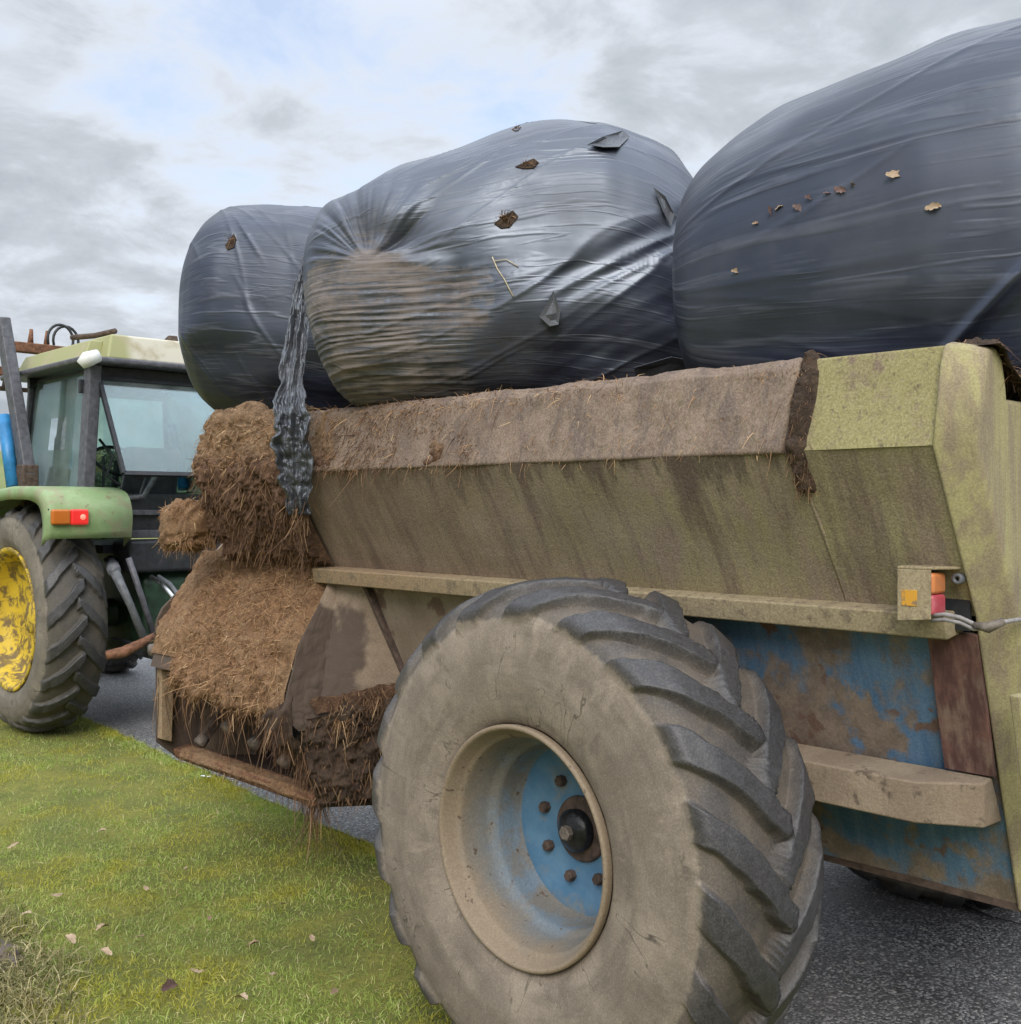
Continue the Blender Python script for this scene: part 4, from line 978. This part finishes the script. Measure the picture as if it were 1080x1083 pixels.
def d3(S, PH, z, d):
    v = PH * .6; p = rot2(S, v, 5)
    h = slump(S, v, 221, .028) + drawn(S, v, 34, -4, 222, .0032, (.25, .9), (.004, .014))
    k = ((S - .833) - (z - 2.05) * 1.04) * .7          # one drawn crease low at the right
    h = h + (.020 * np.exp(-(k / .013) ** 2) - .028 * sstep(.005, .05, k)) * sstep(.05, -.1, d) * sstep(2.42, 2.25, z)
    return h, {}
b3, V3, fr3 = bale('wrapped_bale', FILM3,
    [(731, 262, 300), (733, 242, 335), (736, 224, 365), (742, 204, 395), (751, 184, 420), (769, 160, 440), (804, 130, 455), (850, 102, 465), (900, 78, 475), (950, 57, 480), (1000, 39, 485), (1040, 26, 490), (1090, 12, 495), (1150, -2, 470), (1210, -4, 432), (1270, 10, 412), (1320, 45, 380), (1350, 110, 325), (1360, 170, 260)],
    3.72, 2.98, .56, 2.5, 460, 600, d3, 'largest glossy black bale, uppermost in the photo, over the rear of the spreader')

# surface lookup on a bale: nearest of its vertices to a pixel's ray, on the side facing the photographer
def on(V, px, py, lift=.004):
    r_ = np.array(at(px, py, D=1.0)) - np.array((0, 0, EYE)); P = V.reshape(-1, 3) - np.array((0, 0, EYE))
    r_ /= np.linalg.norm(r_); t = P @ r_; e = np.linalg.norm(P - t[:, None] * r_, axis=1)
    c = np.where(e < .012)[0]
    if len(c) == 0: c = np.argsort(e)[:5]
    i = c[np.argmin(t[c])]; return (V.reshape(-1, 3)[i] - r_ * lift)
def flap(name, pts, V, m, parent, lift=.01, curl=.02):
    """a small piece of loose film: an outline on the bale, edges lifting off"""
    P = np.array([on(V, *p, lift) for p in pts]); c = P.mean(0); vd = (c - np.array((0, 0, EYE))); vd /= np.linalg.norm(vd)
    vs = []; fs = []; n_ = len(P)
    for rg, f in enumerate((1.0, .55)):
        for i in range(n_): vs.append(c + (P[i] - c) * f - vd * (curl * (rnd_ := random.uniform(.3, 1)) if rg == 0 else curl * .25))
    vs.append(c - vd * curl * .5)
    for i in range(n_):
        j = (i + 1) % n_; fs += [(i, j, n_ + j, n_ + i), (n_ + i, n_ + j, 2 * n_)]
    o = MB().add(vs, fs).build(name, m, parent)
    md = o.modifiers.new('s', 'SOLIDIFY'); md.thickness = .002
    o.data.uv_layers.new(name='UVMap')
    return o
flap('film_flap', [(623, 150), (640, 141), (662, 136), (668, 141), (657, 152), (640, 152)], V2, FILMS, b2, .012, .03)
flap('film_flap', [(612, 123), (624, 117), (636, 122), (630, 127)], V2, FILMS, b2, .006, .02)
flap('film_flap', [(569, 338), (587, 305), (596, 330), (592, 345), (580, 348)], V2, FILMS, b2, .01, .03)
flap('film_flap', [(694, 196), (706, 205), (716, 225), (712, 238), (705, 222)], V2, FILMS, b2, .008, .025)
flap('film_flap', [(672, 392), (712, 380), (738, 384), (744, 400), (700, 410), (676, 406)], V2, FILMS, b2, .05, .03)
def hole(px, py, w_, h_, V, parent, cnt):
    c = on(V, px, py, .004); ev = np.array((CS, -SN, 0)); pts = []
    flap('torn_hole', [(px - w_, py + h_ * .5), (px - w_ * .3, py - h_ * .2), (px + w_ * .7, py - h_), (px + w_, py - h_ * .3), (px + w_ * .4, py + h_ * .8), (px - w_ * .4, py + h_)], V, MUCKD, parent, .003, .004)
    P = c + ev * rng.normal(0, w_ / FPX * 1.4, (cnt, 1)) + np.array((0, 0, 1)) * rng.normal(0, h_ / FPX * 1.2, (cnt, 1))
    ribbons('hay_tuft', P, np.array((-SN, -CS, .2)) * .3 + rng.normal(0, .6, (cnt, 3)), rng.uniform(.012, .034, cnt), .004, STRAWD, parent, droop=.2)
hole(533, 229, 13, 10, V2, b2, 60)
hole(557, 170, 13, 6, V2, b2, 26)
hole(545, 132, 5, 3, V2, b2, 16)
hole(243, 253, 6, 9, V1, b1, 30)
def thread(name, pts, V, m, parent, r=.0022):
    return MB().tube([on(V, *p, .006) for p in pts], r, 6).build(name, m, parent, smooth=True)
def stalk(pts, V, label, r=.0025):
    P = [on(V, *p, .007) for p in pts]
    o = MB().tube(P, r, 6).build('straw_stalk', STRAWB, smooth=True, origin=P[0]); tag(o, label, 'straw', 'loose straws lying on the bales'); return o
stalk([(518, 273), (524, 283), (531, 293), (541, 311)], V2, 'pale bent straw stuck to the front of the middle bale')
stalk([(522, 273), (532, 274), (545, 281)], V2, 'short pale straw crossing the longer one on the middle bale', .0018)
def leaf_mesh(sz, seed):
    r_ = random.Random(seed); n_ = 22; vs = []; fs = []
    for i in range(n_):
        a = 2 * math.pi * i / n_; lob = .62 + .38 * abs(math.cos(a * 3.5 + .4)); x_ = math.cos(a) * sz * (1.0 if abs(math.cos(a)) > .9 else lob); y_ = math.sin(a) * sz * .55 * lob
        vs.append((x_, y_, sz * (.35 * (y_ / sz) ** 2 * 2 + .25 * math.sin(x_ / sz * 2 + seed) + r_.uniform(-.08, .08))))
    vs.append((0, 0, 0))
    for i in range(n_): fs.append((i, (i + 1) % n_, n_))
    return vs, fs
def leaf(p, sz, seed, rot, m, label, group, cat='leaf'):
    vs, fs = leaf_mesh(sz, seed)
    M = Matrix.Rotation(rot[2], 3, 'Z') @ Matrix.Rotation(rot[0], 3, 'X') @ Matrix.Rotation(rot[1], 3, 'Z')
    o = MB().add([M @ Vector(v) + Vector(p) for v in vs], fs).build('dead_leaf', m, origin=p, smooth=True)
    tag(o, label, cat, group); return o
gl = 'scraps of dead leaf on the largest bale'
for i, (px, py, s_, mm) in enumerate(((795, 236, .018, LEAF), (812, 222, .026, LEAFD), (820, 218, .016, LEAF), (842, 217, .024, LEAFD), (852, 207, .018, LEAFD), (872, 201, .022, LEAFD), (886, 197, .020, LEAFD), (900, 191, .018, LEAF))):
    leaf(on(V3, px, py, .004), s_ * (.55 + .4 * abs(math.sin(i * 1.9))), i * 3 + 1, (R(62 + 30 * math.sin(i * 2.3)), R(25 * math.sin(i * 4)), R(-43 + 50 * math.sin(i * 2))), mm, 'brown leaf scrap in the crooked row across the largest bale', 'leaf scraps in a row on the largest bale')
leaf(on(V3, 943, 181, .008), .022, 31, (R(75), 0, R(-30)), LEAF, 'lone orange-brown leaf above and right of the row on the largest bale', gl)
leaf(on(V3, 984, 216, .008), .020, 32, (R(75), 0, R(-60)), LEAF, 'small tan leaf nearest the right edge on the largest bale', gl)
leaf(on(V3, 775, 285, .006), .014, 33, (R(80), 0, R(-20)), LEAF, 'tiny grey leaf scrap low on the left of the largest bale', gl)

# torn strip of film hanging between the bales and over the rim
cen = [(323, 272, 4.62), (322, 290, 4.60), (319, 320, 4.58), (316, 350, 4.55), (313, 385, 4.50), (309, 415, 4.44), (308, 435, 4.385), (309, 455, 4.375), (311, 475, 4.39), (314, 500, 4.42), (315, 520, 4.44), (316, 545, 4.47)]
wd = [.03, .045, .062, .085, .105, .125, .145, .15, .14, .125, .115, .095]
t = np.linspace(0, 1, 150); tk = np.linspace(0, 1, len(cen)); cc = np.array([at(px, py, D=D) for px, py, D in cen])
cc = np.stack([np.interp(t, tk, cc[:, i]) for i in range(3)], -1); ww = np.interp(t, tk, wd)
for _ in range(6): cc[1:-1] = (cc[:-2] + 2 * cc[1:-1] + cc[2:]) / 4; ww[1:-1] = (ww[:-2] + 2 * ww[1:-1] + ww[2:]) / 4
q = np.linspace(-.5, .5, 56); T, Q = np.meshgrid(t, q, indexing='ij'); lg = T * 1.1
ev = np.array((CS, -SN, 0)); vd = np.array((-SN, -CS, .05))
edge = 1 + .45 * fbm(np.stack([T * 14, np.sign(Q) * 3 + 5, T * 0], -1), 3, 231)
fold = .012 * np.sin(Q * 15 + 5 * fbm(np.stack([T * 4, Q * 1.0, T * 0], -1), 2, 232)) + .022 * fbm(np.stack([T * 34, Q * 7.0, T * 0], -1), 4, 233) + .012 * (1 - 2 * np.abs(fbm(np.stack([T * 10, Q * 12, T * 0], -1), 3, 234)))
V = cc[:, None] + ev * (Q * ww[:, None] * edge)[..., None] + vd * (fold * np.clip(ww[:, None] / .10, .2, 1) + .02)[..., None]
o = fast('film_strip', V.reshape(-1, 3), grid_faces(150, 56), FILMS, smooth=True, uv=np.stack([Q * .12, lg], -1).reshape(-1, 2), origin=tuple(cc[70]))
o.modifiers.new('s', 'SOLIDIFY').thickness = .002
tag(o, 'crumpled torn strip of black film hanging down over the spreader rim', 'plastic film')
P = at(316, 540, D=4.46) + rng.normal(0, .03, (60, 3)); ribbons('root_tuft', P, np.array([0, 0, -1.0]) + rng.normal(0, .3, (60, 3)), rng.uniform(.04, .14, 60), .005, STRAWD, SP, droop=.3)

# ------------------------------------------------------------------ tractor
TR = empty('tractor', (3.9, 8.4, 0))
tag(TR, 'green tractor with yellow wheels and a cab, hitched ahead of the spreader', 'tractor')
TU, TZ, TN = 8.38, .83, 2.83
def tractor_wheel(n0, cu, cz, k, seg, flip, seed, wdt=.46, lug=20):
    wl = empty('wheel', (n0, cu, cz), TR)
    prof = [(.06, .485), (.03, .50), (.0, .56), (-.005, .62), (.008, .68), (.035, .725), (.09, .752), (.16, .765), (wdt / 2, .772)]
    prof = [(a_, r_ * k) for a_, r_ in prof]
    tyre('tyre', n0, cu, cz, prof, wdt, lug, .042 * k, .058 * k, -.36, wdt * .56, seg, TYRET, wl, seed, topr=.812 * k)
    o = n0 + (wdt if flip else 0); s_ = -1 if flip else 1
    pf = [(.05, .49), (.02, .505), (.012, .50), (.02, .475), (.06, .455), (.10, .44), (.17, .43), (.20, .36), (.215, .30), (.215, .12), (.215, .001)]
    MB().lathe([(s_ * a_, r_ * k) for a_, r_ in pf], (o, cu, cz), 72).build('rim', YRIM, wl, smooth=True)
    MB().lathe([(s_ * .22, .12 * k), (s_ * .17, .11 * k), (s_ * .16, .08 * k), (s_ * .16, .001)], (o, cu, cz), 32).build('hub', YRIM, wl, smooth=True)
    return wl
tractor_wheel(TN, TU, TZ, 1.035, 1000, False, 301)
tractor_wheel(2 * 3.9 - TN - .46, TU, TZ, 1.035, 500, True, 302)
tractor_wheel(3.0, TU + 2.35, .56, .69, 400, False, 303, .32, 18)
tractor_wheel(4.48, TU + 2.35, .56, .69, 400, True, 304, .32, 18)
MB().tube([(3.2, TU, TZ), (4.6, TU, TZ)], .11, 16).build('rear_axle', DGREEN, TR, smooth=True)
MB().tube([(3.2, TU + 2.35, .56), (4.6, TU + 2.35, .56)], .07, 16).build('front_axle', DGREEN, TR, smooth=True)
# fenders: arched top over the tyre, flared rear lower corner
def fender(nA, nB, s_):
    ang = np.linspace(R(172), R(62), 22); out = []; r0 = .955
    pts = [(TU - .80, 1.43), (TU - .83, 1.60), (TU - .76, 1.735), (TU - .55, 1.775), (TU - .1, 1.78), (TU + .35, 1.75), (TU + .66, 1.60), (TU + .86, 1.36)]
    P = np.array(pts); d = np.concatenate([[0], np.cumsum(np.linalg.norm(np.diff(P, axis=0), axis=1))]); q = np.linspace(0, d[-1], 44)
    uu, zz2 = np.interp(q, d, P[:, 0]), np.interp(q, d, P[:, 1])
    for _ in range(2): uu[1:-1] = (uu[:-2] + 2 * uu[1:-1] + uu[2:]) / 4; zz2[1:-1] = (zz2[:-2] + 2 * zz2[1:-1] + zz2[2:]) / 4
    c0 = np.array((TU, .95)); rows = []
    for a_, zd, pull in ((0.0, -.10, .10), (0.0, -.02, .02), (.04, 0, 0), (.5, .012, 0), (1.0, .004, 0), (1.0, -.14, .14)):
        rows.append(np.stack([np.full(44, nA + (nB - nA) * a_), uu + (c0[0] - uu) * pull, zz2 + (c0[1] - zz2) * pull], -1))
    V = np.stack(rows, 1)
    o = fast('fender', V.reshape(-1, 3), grid_faces(44, 6), GREEN, TR, smooth=True)
    o.modifiers.new('s', 'SOLIDIFY').thickness = .012
    return o
fd = fender(2.83, 3.40, 1); fender(2 * 3.9 - 2.83, 2 * 3.9 - 3.40, -1)
# tail lamp on the near fender
p = at(73, 547, u=7.585); tl = empty('tail_lamp', p, TR)
qa, qb, qc = at(53, 547, u=7.56), at(73, 547, u=7.56), at(92, 548, u=7.56)
hh = .052
MB().box((qa[0] - .01, 7.57, qa[2] - hh - .008), (qc[0] + .01, 7.625, qa[2] + hh + .008)).build('lamp_base', BLACK, tl, bevel=.008)
MB().box((qa[0], 7.52, qa[2] - hh), (qb[0] - .001, 7.569, qa[2] + hh)).build('orange_lens', LAMPORANGE, tl, bevel=.015)
MB().box((qb[0] + .001, 7.52, qa[2] - hh), (qc[0], 7.569, qa[2] + hh)).build('red_lens', LAMPRED, tl, bevel=.015)
ctr = (qb[0] * .35 + qc[0] * .65, 7.52, qa[2]); MB().tube([(ctr[0], 7.522, ctr[2]), (ctr[0], 7.512, ctr[2])], [.022, .012], 16).build('bulb_glow', LAMPHOT, tl, smooth=True)
# cab frame
NL, NR_, CR, CF = 3.29, 4.51, 8.02, 9.30
zt_, zb_ = 2.68, 1.76
def post(a_, b_, w1, w2, nm='cab_pillar', m=None): return MB().bar(a_, b_, w1, w2, (0, 1, 0)).build(nm, m or PILLAR, TR, bevel=.012)
post((NL - .04, CR - .02, zb_ - .1), (NL + .03, CR, zt_), .09, .12); post((NR_ + .04, CR - .02, zb_ - .1), (NR_ - .03, CR, zt_), .09, .12)
post((NL - .03, CF, zb_ - .3), (NL + .04, CF - .05, zt_), .05, .05); post((NR_ + .03, CF, zb_ - .3), (NR_ - .04, CF - .05, zt_), .05, .05)
for q in (CR + .03, CF - .1): MB().box((NL, q, zt_ - .08), (NR_, q + .06, zt_)).build('roof_header', BLACK, TR, bevel=.008)
MB().prism([(NL - .10, CR - .16), (NR_ + .10, CR - .16), (NR_ + .10, CF + .30), (NL - .10, CF + .30)], 2, zt_, zt_ + .045).build('roof_visor', PILLAR, TR, bevel=.015)
rA = [(NL + .10, CR - .08), (NR_ - .02, CR - .08), (NR_ - .02, CF + .20), (NL + .10, CF + .20)]; rB = [(NL + .15, CR - .03), (NR_ - .07, CR - .03), (NR_ - .07, CF + .12), (NL + .15, CF + .12)]
MB().prism(rA, 2, zt_ + .045, zt_ + .235, rB).build('cab_roof', ROOF, TR, bevel=.02)
MB().prism([(NL - .02, CR + .05), (NL + .11, CR + .05), (NL + .11, CF + .16), (NL - .02, CF + .16)], 2, zt_ + .045, zt_ + .19, [(NL + .04, CR + .08), (NL + .14, CR + .08), (NL + .14, CF + .1), (NL + .04, CF + .1)]).build('roof_gutter', ROOF, TR, bevel=.01)
wlm = MB().tube([at(85, 386, u=7.80), at(92, 380, u=7.78), at(104, 376, u=7.78)], [.035, .055, .045], 14).build('work_lamp', WHITE, TR, smooth=True)
# glass
def pane(name, pts, m, fr=None, t=.006):
    P = [Vector(p_) for p_ in pts]; nrm = (P[1] - P[0]).cross(P[3] - P[0]).normalized() * t
    o = MB().add([p_ - nrm / 2 for p_ in P] + [p_ + nrm / 2 for p_ in P], [(0, 1, 2, 3), (7, 6, 5, 4), (0, 4, 5, 1), (1, 5, 6, 2), (2, 6, 7, 3), (3, 7, 4, 0)]).build(name, m, TR)
    if fr:
        mb = MB()
        for i in range(4): mb.bar(P[i], P[(i + 1) % 4], fr, fr, nrm)
        mb.build('window_frame', BLACK, o)
    return o
pane('side_window', [(NL - .02, CF - .05, zb_), (NL - .015, CR + .07, zb_ - .02), (NL + .05, CR + .07, zt_ - .03), (NL + .06, CF - .08, zt_ - .03)], GLASS, .022)
pane('side_window', [(NR_ + .02, CF - .05, zb_), (NR_ + .015, CR + .07, zb_ - .02), (NR_ - .05, CR + .07, zt_ - .03), (NR_ - .06, CF - .08, zt_ - .03)], GLASS, .022)
pane('windscreen', [(NL, CF, zb_), (NR_, CF, zb_), (NR_ - .05, CF - .06, zt_ - .08), (NL + .05, CF - .06, zt_ - .08)], GLASS)
pane('rear_window', [(NL + .10, CR - .36, 1.88), (NR_ - .10, CR - .36, 1.88), (NR_ - .06, CR - .03, zt_ - .10), (NL + .06, CR - .03, zt_ - .10)], GLASSR, .03)
for zq in (2.52, 1.90): MB().box((NL - .055, CR + .03, zq - .05), (NL - .02, CR + .065, zq + .05)).build('door_hinge', BLACK, TR, bevel=.005)
# lower rear of the cab, seat, controls
MB().box((3.42, CR - .03, 1.42), (4.38, CR + .02, 1.74)).build('rear_panel', BLACK, TR, bevel=.01)
MB().bar((3.38, CR - .05, 1.60), (4.42, CR - .05, 1.60), .05, .04).bar((3.38, CR - .05, 1.44), (4.42, CR - .05, 1.44), .06, .06).build('rear_crossmember', PILLAR, TR, bevel=.006)
MB().box((3.40, CR + .02, 1.30), (4.40, CF, 1.36)).build('cab_floor', BLACK, TR)
MB().prism([(CR + .42, 1.55), (CR + .50, 1.55), (CR + .42, 2.12), (CR + .34, 2.10)], 0, 3.72, 4.18).build('seat_back', BLACK, TR, bevel=.05, bseg=4)
MB().box((3.70, CR + .40, 1.50), (4.20, CR + .85, 1.62)).build('seat', BLACK, TR, bevel=.04, bseg=3)
sw = Vector((3.9, CF - .38, 2.02)); ring = [sw + Vector((math.cos(a_) * .2, math.sin(a_) * .15, math.sin(a_) * .12)) for a_ in np.linspace(0, 2 * math.pi, 33)]
MB().tube(ring, .014, 8).build('steering_wheel', BLACK, TR, smooth=True)
MB().tube([sw, sw + Vector((0, .2, -.55))], .03, 8).build('steering_column', BLACK, TR, smooth=True)
for (a_, b_) in (((3.50, CR + .25, 1.40), (3.46, CR + .15, 2.02)), ((3.58, CR + .28, 1.40), (3.60, CR + .10, 1.90)), ((3.66, CR + .20, 1.4), (3.74, CR + .05, 1.86))):
    MB().tube([a_, b_], .010, 8).build('control_lever', BLACK, TR, smooth=True)
MB().tube([(3.45, CR + .2, 2.15), (3.52, CR + .12, 2.02), (3.46, CR + .1, 1.88), (3.55, CR + .06, 1.80)], .011, 8).build('control_hose', BLACK, TR, smooth=True)
MB().tube([(3.55, CR - .02, 1.70), (3.66, CR - .10, 1.72), (3.74, CR - .16, 1.9), (3.80, CR - .16, 1.92)], .022, 8).build('stay_pipe', GREY, TR, smooth=True)
# gearbox housing and linkage
MB().prism([(TU - .55, .55), (TU + 1.0, .50), (TU + 1.0, 1.30), (TU - .30, 1.38), (TU - .55, 1.1)], 0, 3.62, 4.18).build('transmission_housing', DGREEN, TR, bevel=.04, bseg=3)
MB().box((3.48, TU - .62, 1.16), (4.32, TU - .30, 1.40)).build('hydraulic_block', BLACK, TR, bevel=.03)
def P3(px, py, u): return tuple(at(px, py, u=u))
MB().tube([P3(121, 604, 7.55), P3(138, 640, 7.5), P3(158, 690, 7.5)], [.035, .026, .03], 10).build('lift_rod', GREY, TR, smooth=True)
MB().tube([P3(136, 590, 7.6), P3(150, 632, 7.58), P3(163, 672, 7.55)], .022, 10).build('lift_rod', PILLAR, TR, smooth=True)
MB().tube([(3.52, TU - .2, 1.22), P3(121, 604, 7.55)], [.06, .045], 10).build('lift_arm', GREY, TR, smooth=True)
MB().bar((3.55, TU - .15, .62), (3.48, 7.30, .62), .045, .08).build('lower_link', BLACK, TR, bevel=.008)
MB().bar((4.25, TU - .15, .62), (4.32, 7.30, .62), .045, .08).build('lower_link', BLACK, TR, bevel=.008)
MB().tube([P3(112, 693, 7.45), P3(130, 690, 7.42), P3(150, 680, 7.4), P3(163, 672, 7.4)], [.03, .04, .03, .02], 10).build('check_chain', RUST, TR, smooth=True)
MB().bar((3.74, TU - .2, .56), (3.74, 7.30, .56), .10, .05).build('drawbar', BLACK, TR, bevel=.006)
MB().tube([(3.74, 7.36, .50), (3.74, 7.36, .72)], .022, 10).build('hitch_pin', BOLT, TR, smooth=True)
for k in range(2): MB().tube([P3(160 + 8 * k, 610, 7.5), P3(172 + 8 * k, 618, 7.3), P3(190 + 6 * k, 640, 7.0)], .016, 8).build('hydraulic_hose', CHROME if k == 0 else GREY, TR, smooth=True)
# bonnet
MB().prism([(3.58, 1.0), (4.22, 1.0), (4.22, 1.62), (4.12, 1.72), (3.68, 1.72), (3.58, 1.62)], 1, CF + .05, CF + 1.9).build('bonnet', GREEN, TR, bevel=.03)
MB().box((3.66, CF - .2, .50), (4.14, CF + 1.85, .998)).build('engine_block', BLACK, TR, bevel=.02)
# front loader, carried high
la = at(30, 505, n=3.16); lb = at(2, 335, n=3.10)
dirl = Vector(lb) - Vector(la)
for dn in (0.0, 1.42):
    A_ = Vector(la) + Vector((dn, 0, 0)); B_ = A_ + dirl * .98
    MB().bar(A_, B_, .09, .13, (0, 1, 0)).build('loader_arm', RUSTDK if dn else PILLAR, TR, bevel=.012)
    MB().bar(A_ + Vector((.02, .05, -.9)), A_ + Vector((0, .02, .1)), .12, .16, (0, 1, 0)).build('loader_mast', RUSTDK, TR, bevel=.012)
    MB().tube([at(14, 515, n=3.08) + np.array((dn, 0, 0)), at(4, 440, n=3.08) + np.array((dn, 0, 0))], .05, 12).build('loader_ram', RAM, TR, smooth=True)
c0 = at(-10, 364, u=10.35); c1 = at(88, 372, u=10.35)
MB().bar(c0, (c1[0] + .9, 10.35, c0[2] - .02), .10, .09).bar((c0[0], 10.45, c0[2] - .22), (c1[0] + .9, 10.45, c0[2] - .22), .08, .08).build('loader_crossbar', RUST, TR, bevel=.01)
MB().bar((c0[0], 10.6, c0[2] - .36), (c1[0] + .9, 10.6, c0[2] - .36), .05, .04).bar((c0[0] + .2, 10.6, c0[2] - .36), (c0[0] + .2, 10.4, c0[2]), .04, .05).bar((c0[0] + .5, 10.6, c0[2] - .36), (c0[0] + .5, 10.4, c0[2]), .04, .05).build('loader_frame', RUSTDK, TR, bevel=.006)
for px in (2, 32, 49):
    q = at(px, 352, u=10.35); MB().tube([(q[0], 10.35, c0[2] + .02), (q[0] + .01, 10.35, c0[2] + .17)], [.03, .016], 8).build('loader_tine', RUST, TR, smooth=True)
for k, px in enumerate((64, 72)):
    q = at(px, 352, u=9.7); pts = [(q[0] + .11 * math.cos(a_) + .02 * k, 9.7 + .1 * k, q[2] - .06 + .13 * math.sin(a_)) for a_ in np.linspace(R(200), R(-30), 14)]
    MB().tube(pts, .012, 8).build('loader_hose', BLACK, TR, smooth=True)
MB().tube([at(76, 357, u=8.6), at(100, 355, u=8.4), at(122, 350, u=8.2)], .022, 8).build('roof_straw', RUSTDK, TR, smooth=True)

# ------------------------------------------------------------------ small things on the verge
gleaf = 'fallen oak leaves on the verge'
def gp(px, py):
    p_ = at(px, py, D=EYE * FPX / (py - HZ)); D = EYE * FPX / (py - HZ)
    for _ in range(6):
        h = float(gh(np.array([p_[0]]), np.array([p_[1]]))[0]); D = (EYE - h) * FPX / (py - HZ); p_ = at(px, py, D=D)
    return p_ + np.array((0, 0, .035))
for i, (px, py, s_) in enumerate(((14, 902, .045), (74, 1003, .05), (108, 990, .04), (112, 1017, .04), (148, 1000, .035), (210, 1037, .042), (288, 1041, .035), (107, 886, .032), (222, 980, .03), (268, 1008, .034), (330, 1002, .03), (60, 955, .036), (155, 948, .028), (300, 965, .026), (255, 1066, .04), (355, 1060, .034), (28, 975, .035), (196, 926, .024), (120, 838, .026))):
    leaf(gp(px, py), s_ * .72, i + 50, (R(25 * math.sin(i * 3.1)), 0, i * 1.7), LEAF, 'pale tan oak leaf lying on the grass verge', gleaf)
leaf(gp(180, 1054), .04, 90, (R(35), 0, .4), LEAFD, 'dark purplish curled leaf among the pale ones on the grass', gleaf)
p = gp(218, 827); vs, fs = leaf_mesh(.035, 4)
o = MB().add([Vector(v) * 1.0 + Vector(p) for v in vs], fs).build('paper_scrap', WHITE, origin=p); tag(o, 'small white scrap of litter on the grass below the discharge chamber', 'litter')
# mossy root at the foot of the bank
q = at(-6, 1030, D=3.95); T, Fi = np.meshgrid(np.linspace(0, 2 * math.pi, 60, endpoint=False), np.linspace(-math.pi / 2, math.pi / 2, 40), indexing='ij')
P = np.stack([.13 * np.cos(Fi) * np.cos(T), .22 * np.cos(Fi) * np.sin(T), .11 * np.sin(Fi)], -1); P = P * (1 + .5 * fbm(P * 9, 4, 400))[..., None]
MOSS = material('mossy_bark', lambda g: g.mix(g.rng(g.noise(16, 4, .6), .45, .6), (.13, .10, .095), (.12, .12, .02)), .9)
o = fast('tree_root', (P + q).reshape(-1, 3), grid_faces(60, 40, wrap_a=True), MOSS, smooth=True, origin=tuple(q)); tag(o, 'grey mossy stump of root in the dry grass at the bottom left corner', 'root')
# crack sealed across the far lane
pts = np.array([at(px, py, D=EYE * FPX / (py - HZ)) for px, py in ((968, 936), (985, 949), (1003, 958), (1022, 968), (1046, 979), (1075, 986), (1130, 1000))])
dv = np.gradient(pts, axis=0); sv = np.stack([-dv[:, 1], dv[:, 0], dv[:, 0] * 0], -1); sv /= np.linalg.norm(sv, axis=1, keepdims=True); wv = np.array([.004, .009, .007, .011, .008, .006, .003])[:, None]
V = np.stack([pts - sv * wv, pts + sv * wv], 1); V[..., 2] = .037
TAR = material('tar', flat((.03, .03, .032), .3, 60, .5), .5)
tag(fast('road_crack', V.reshape(-1, 3), grid_faces(7, 2), TAR), kind='structure')
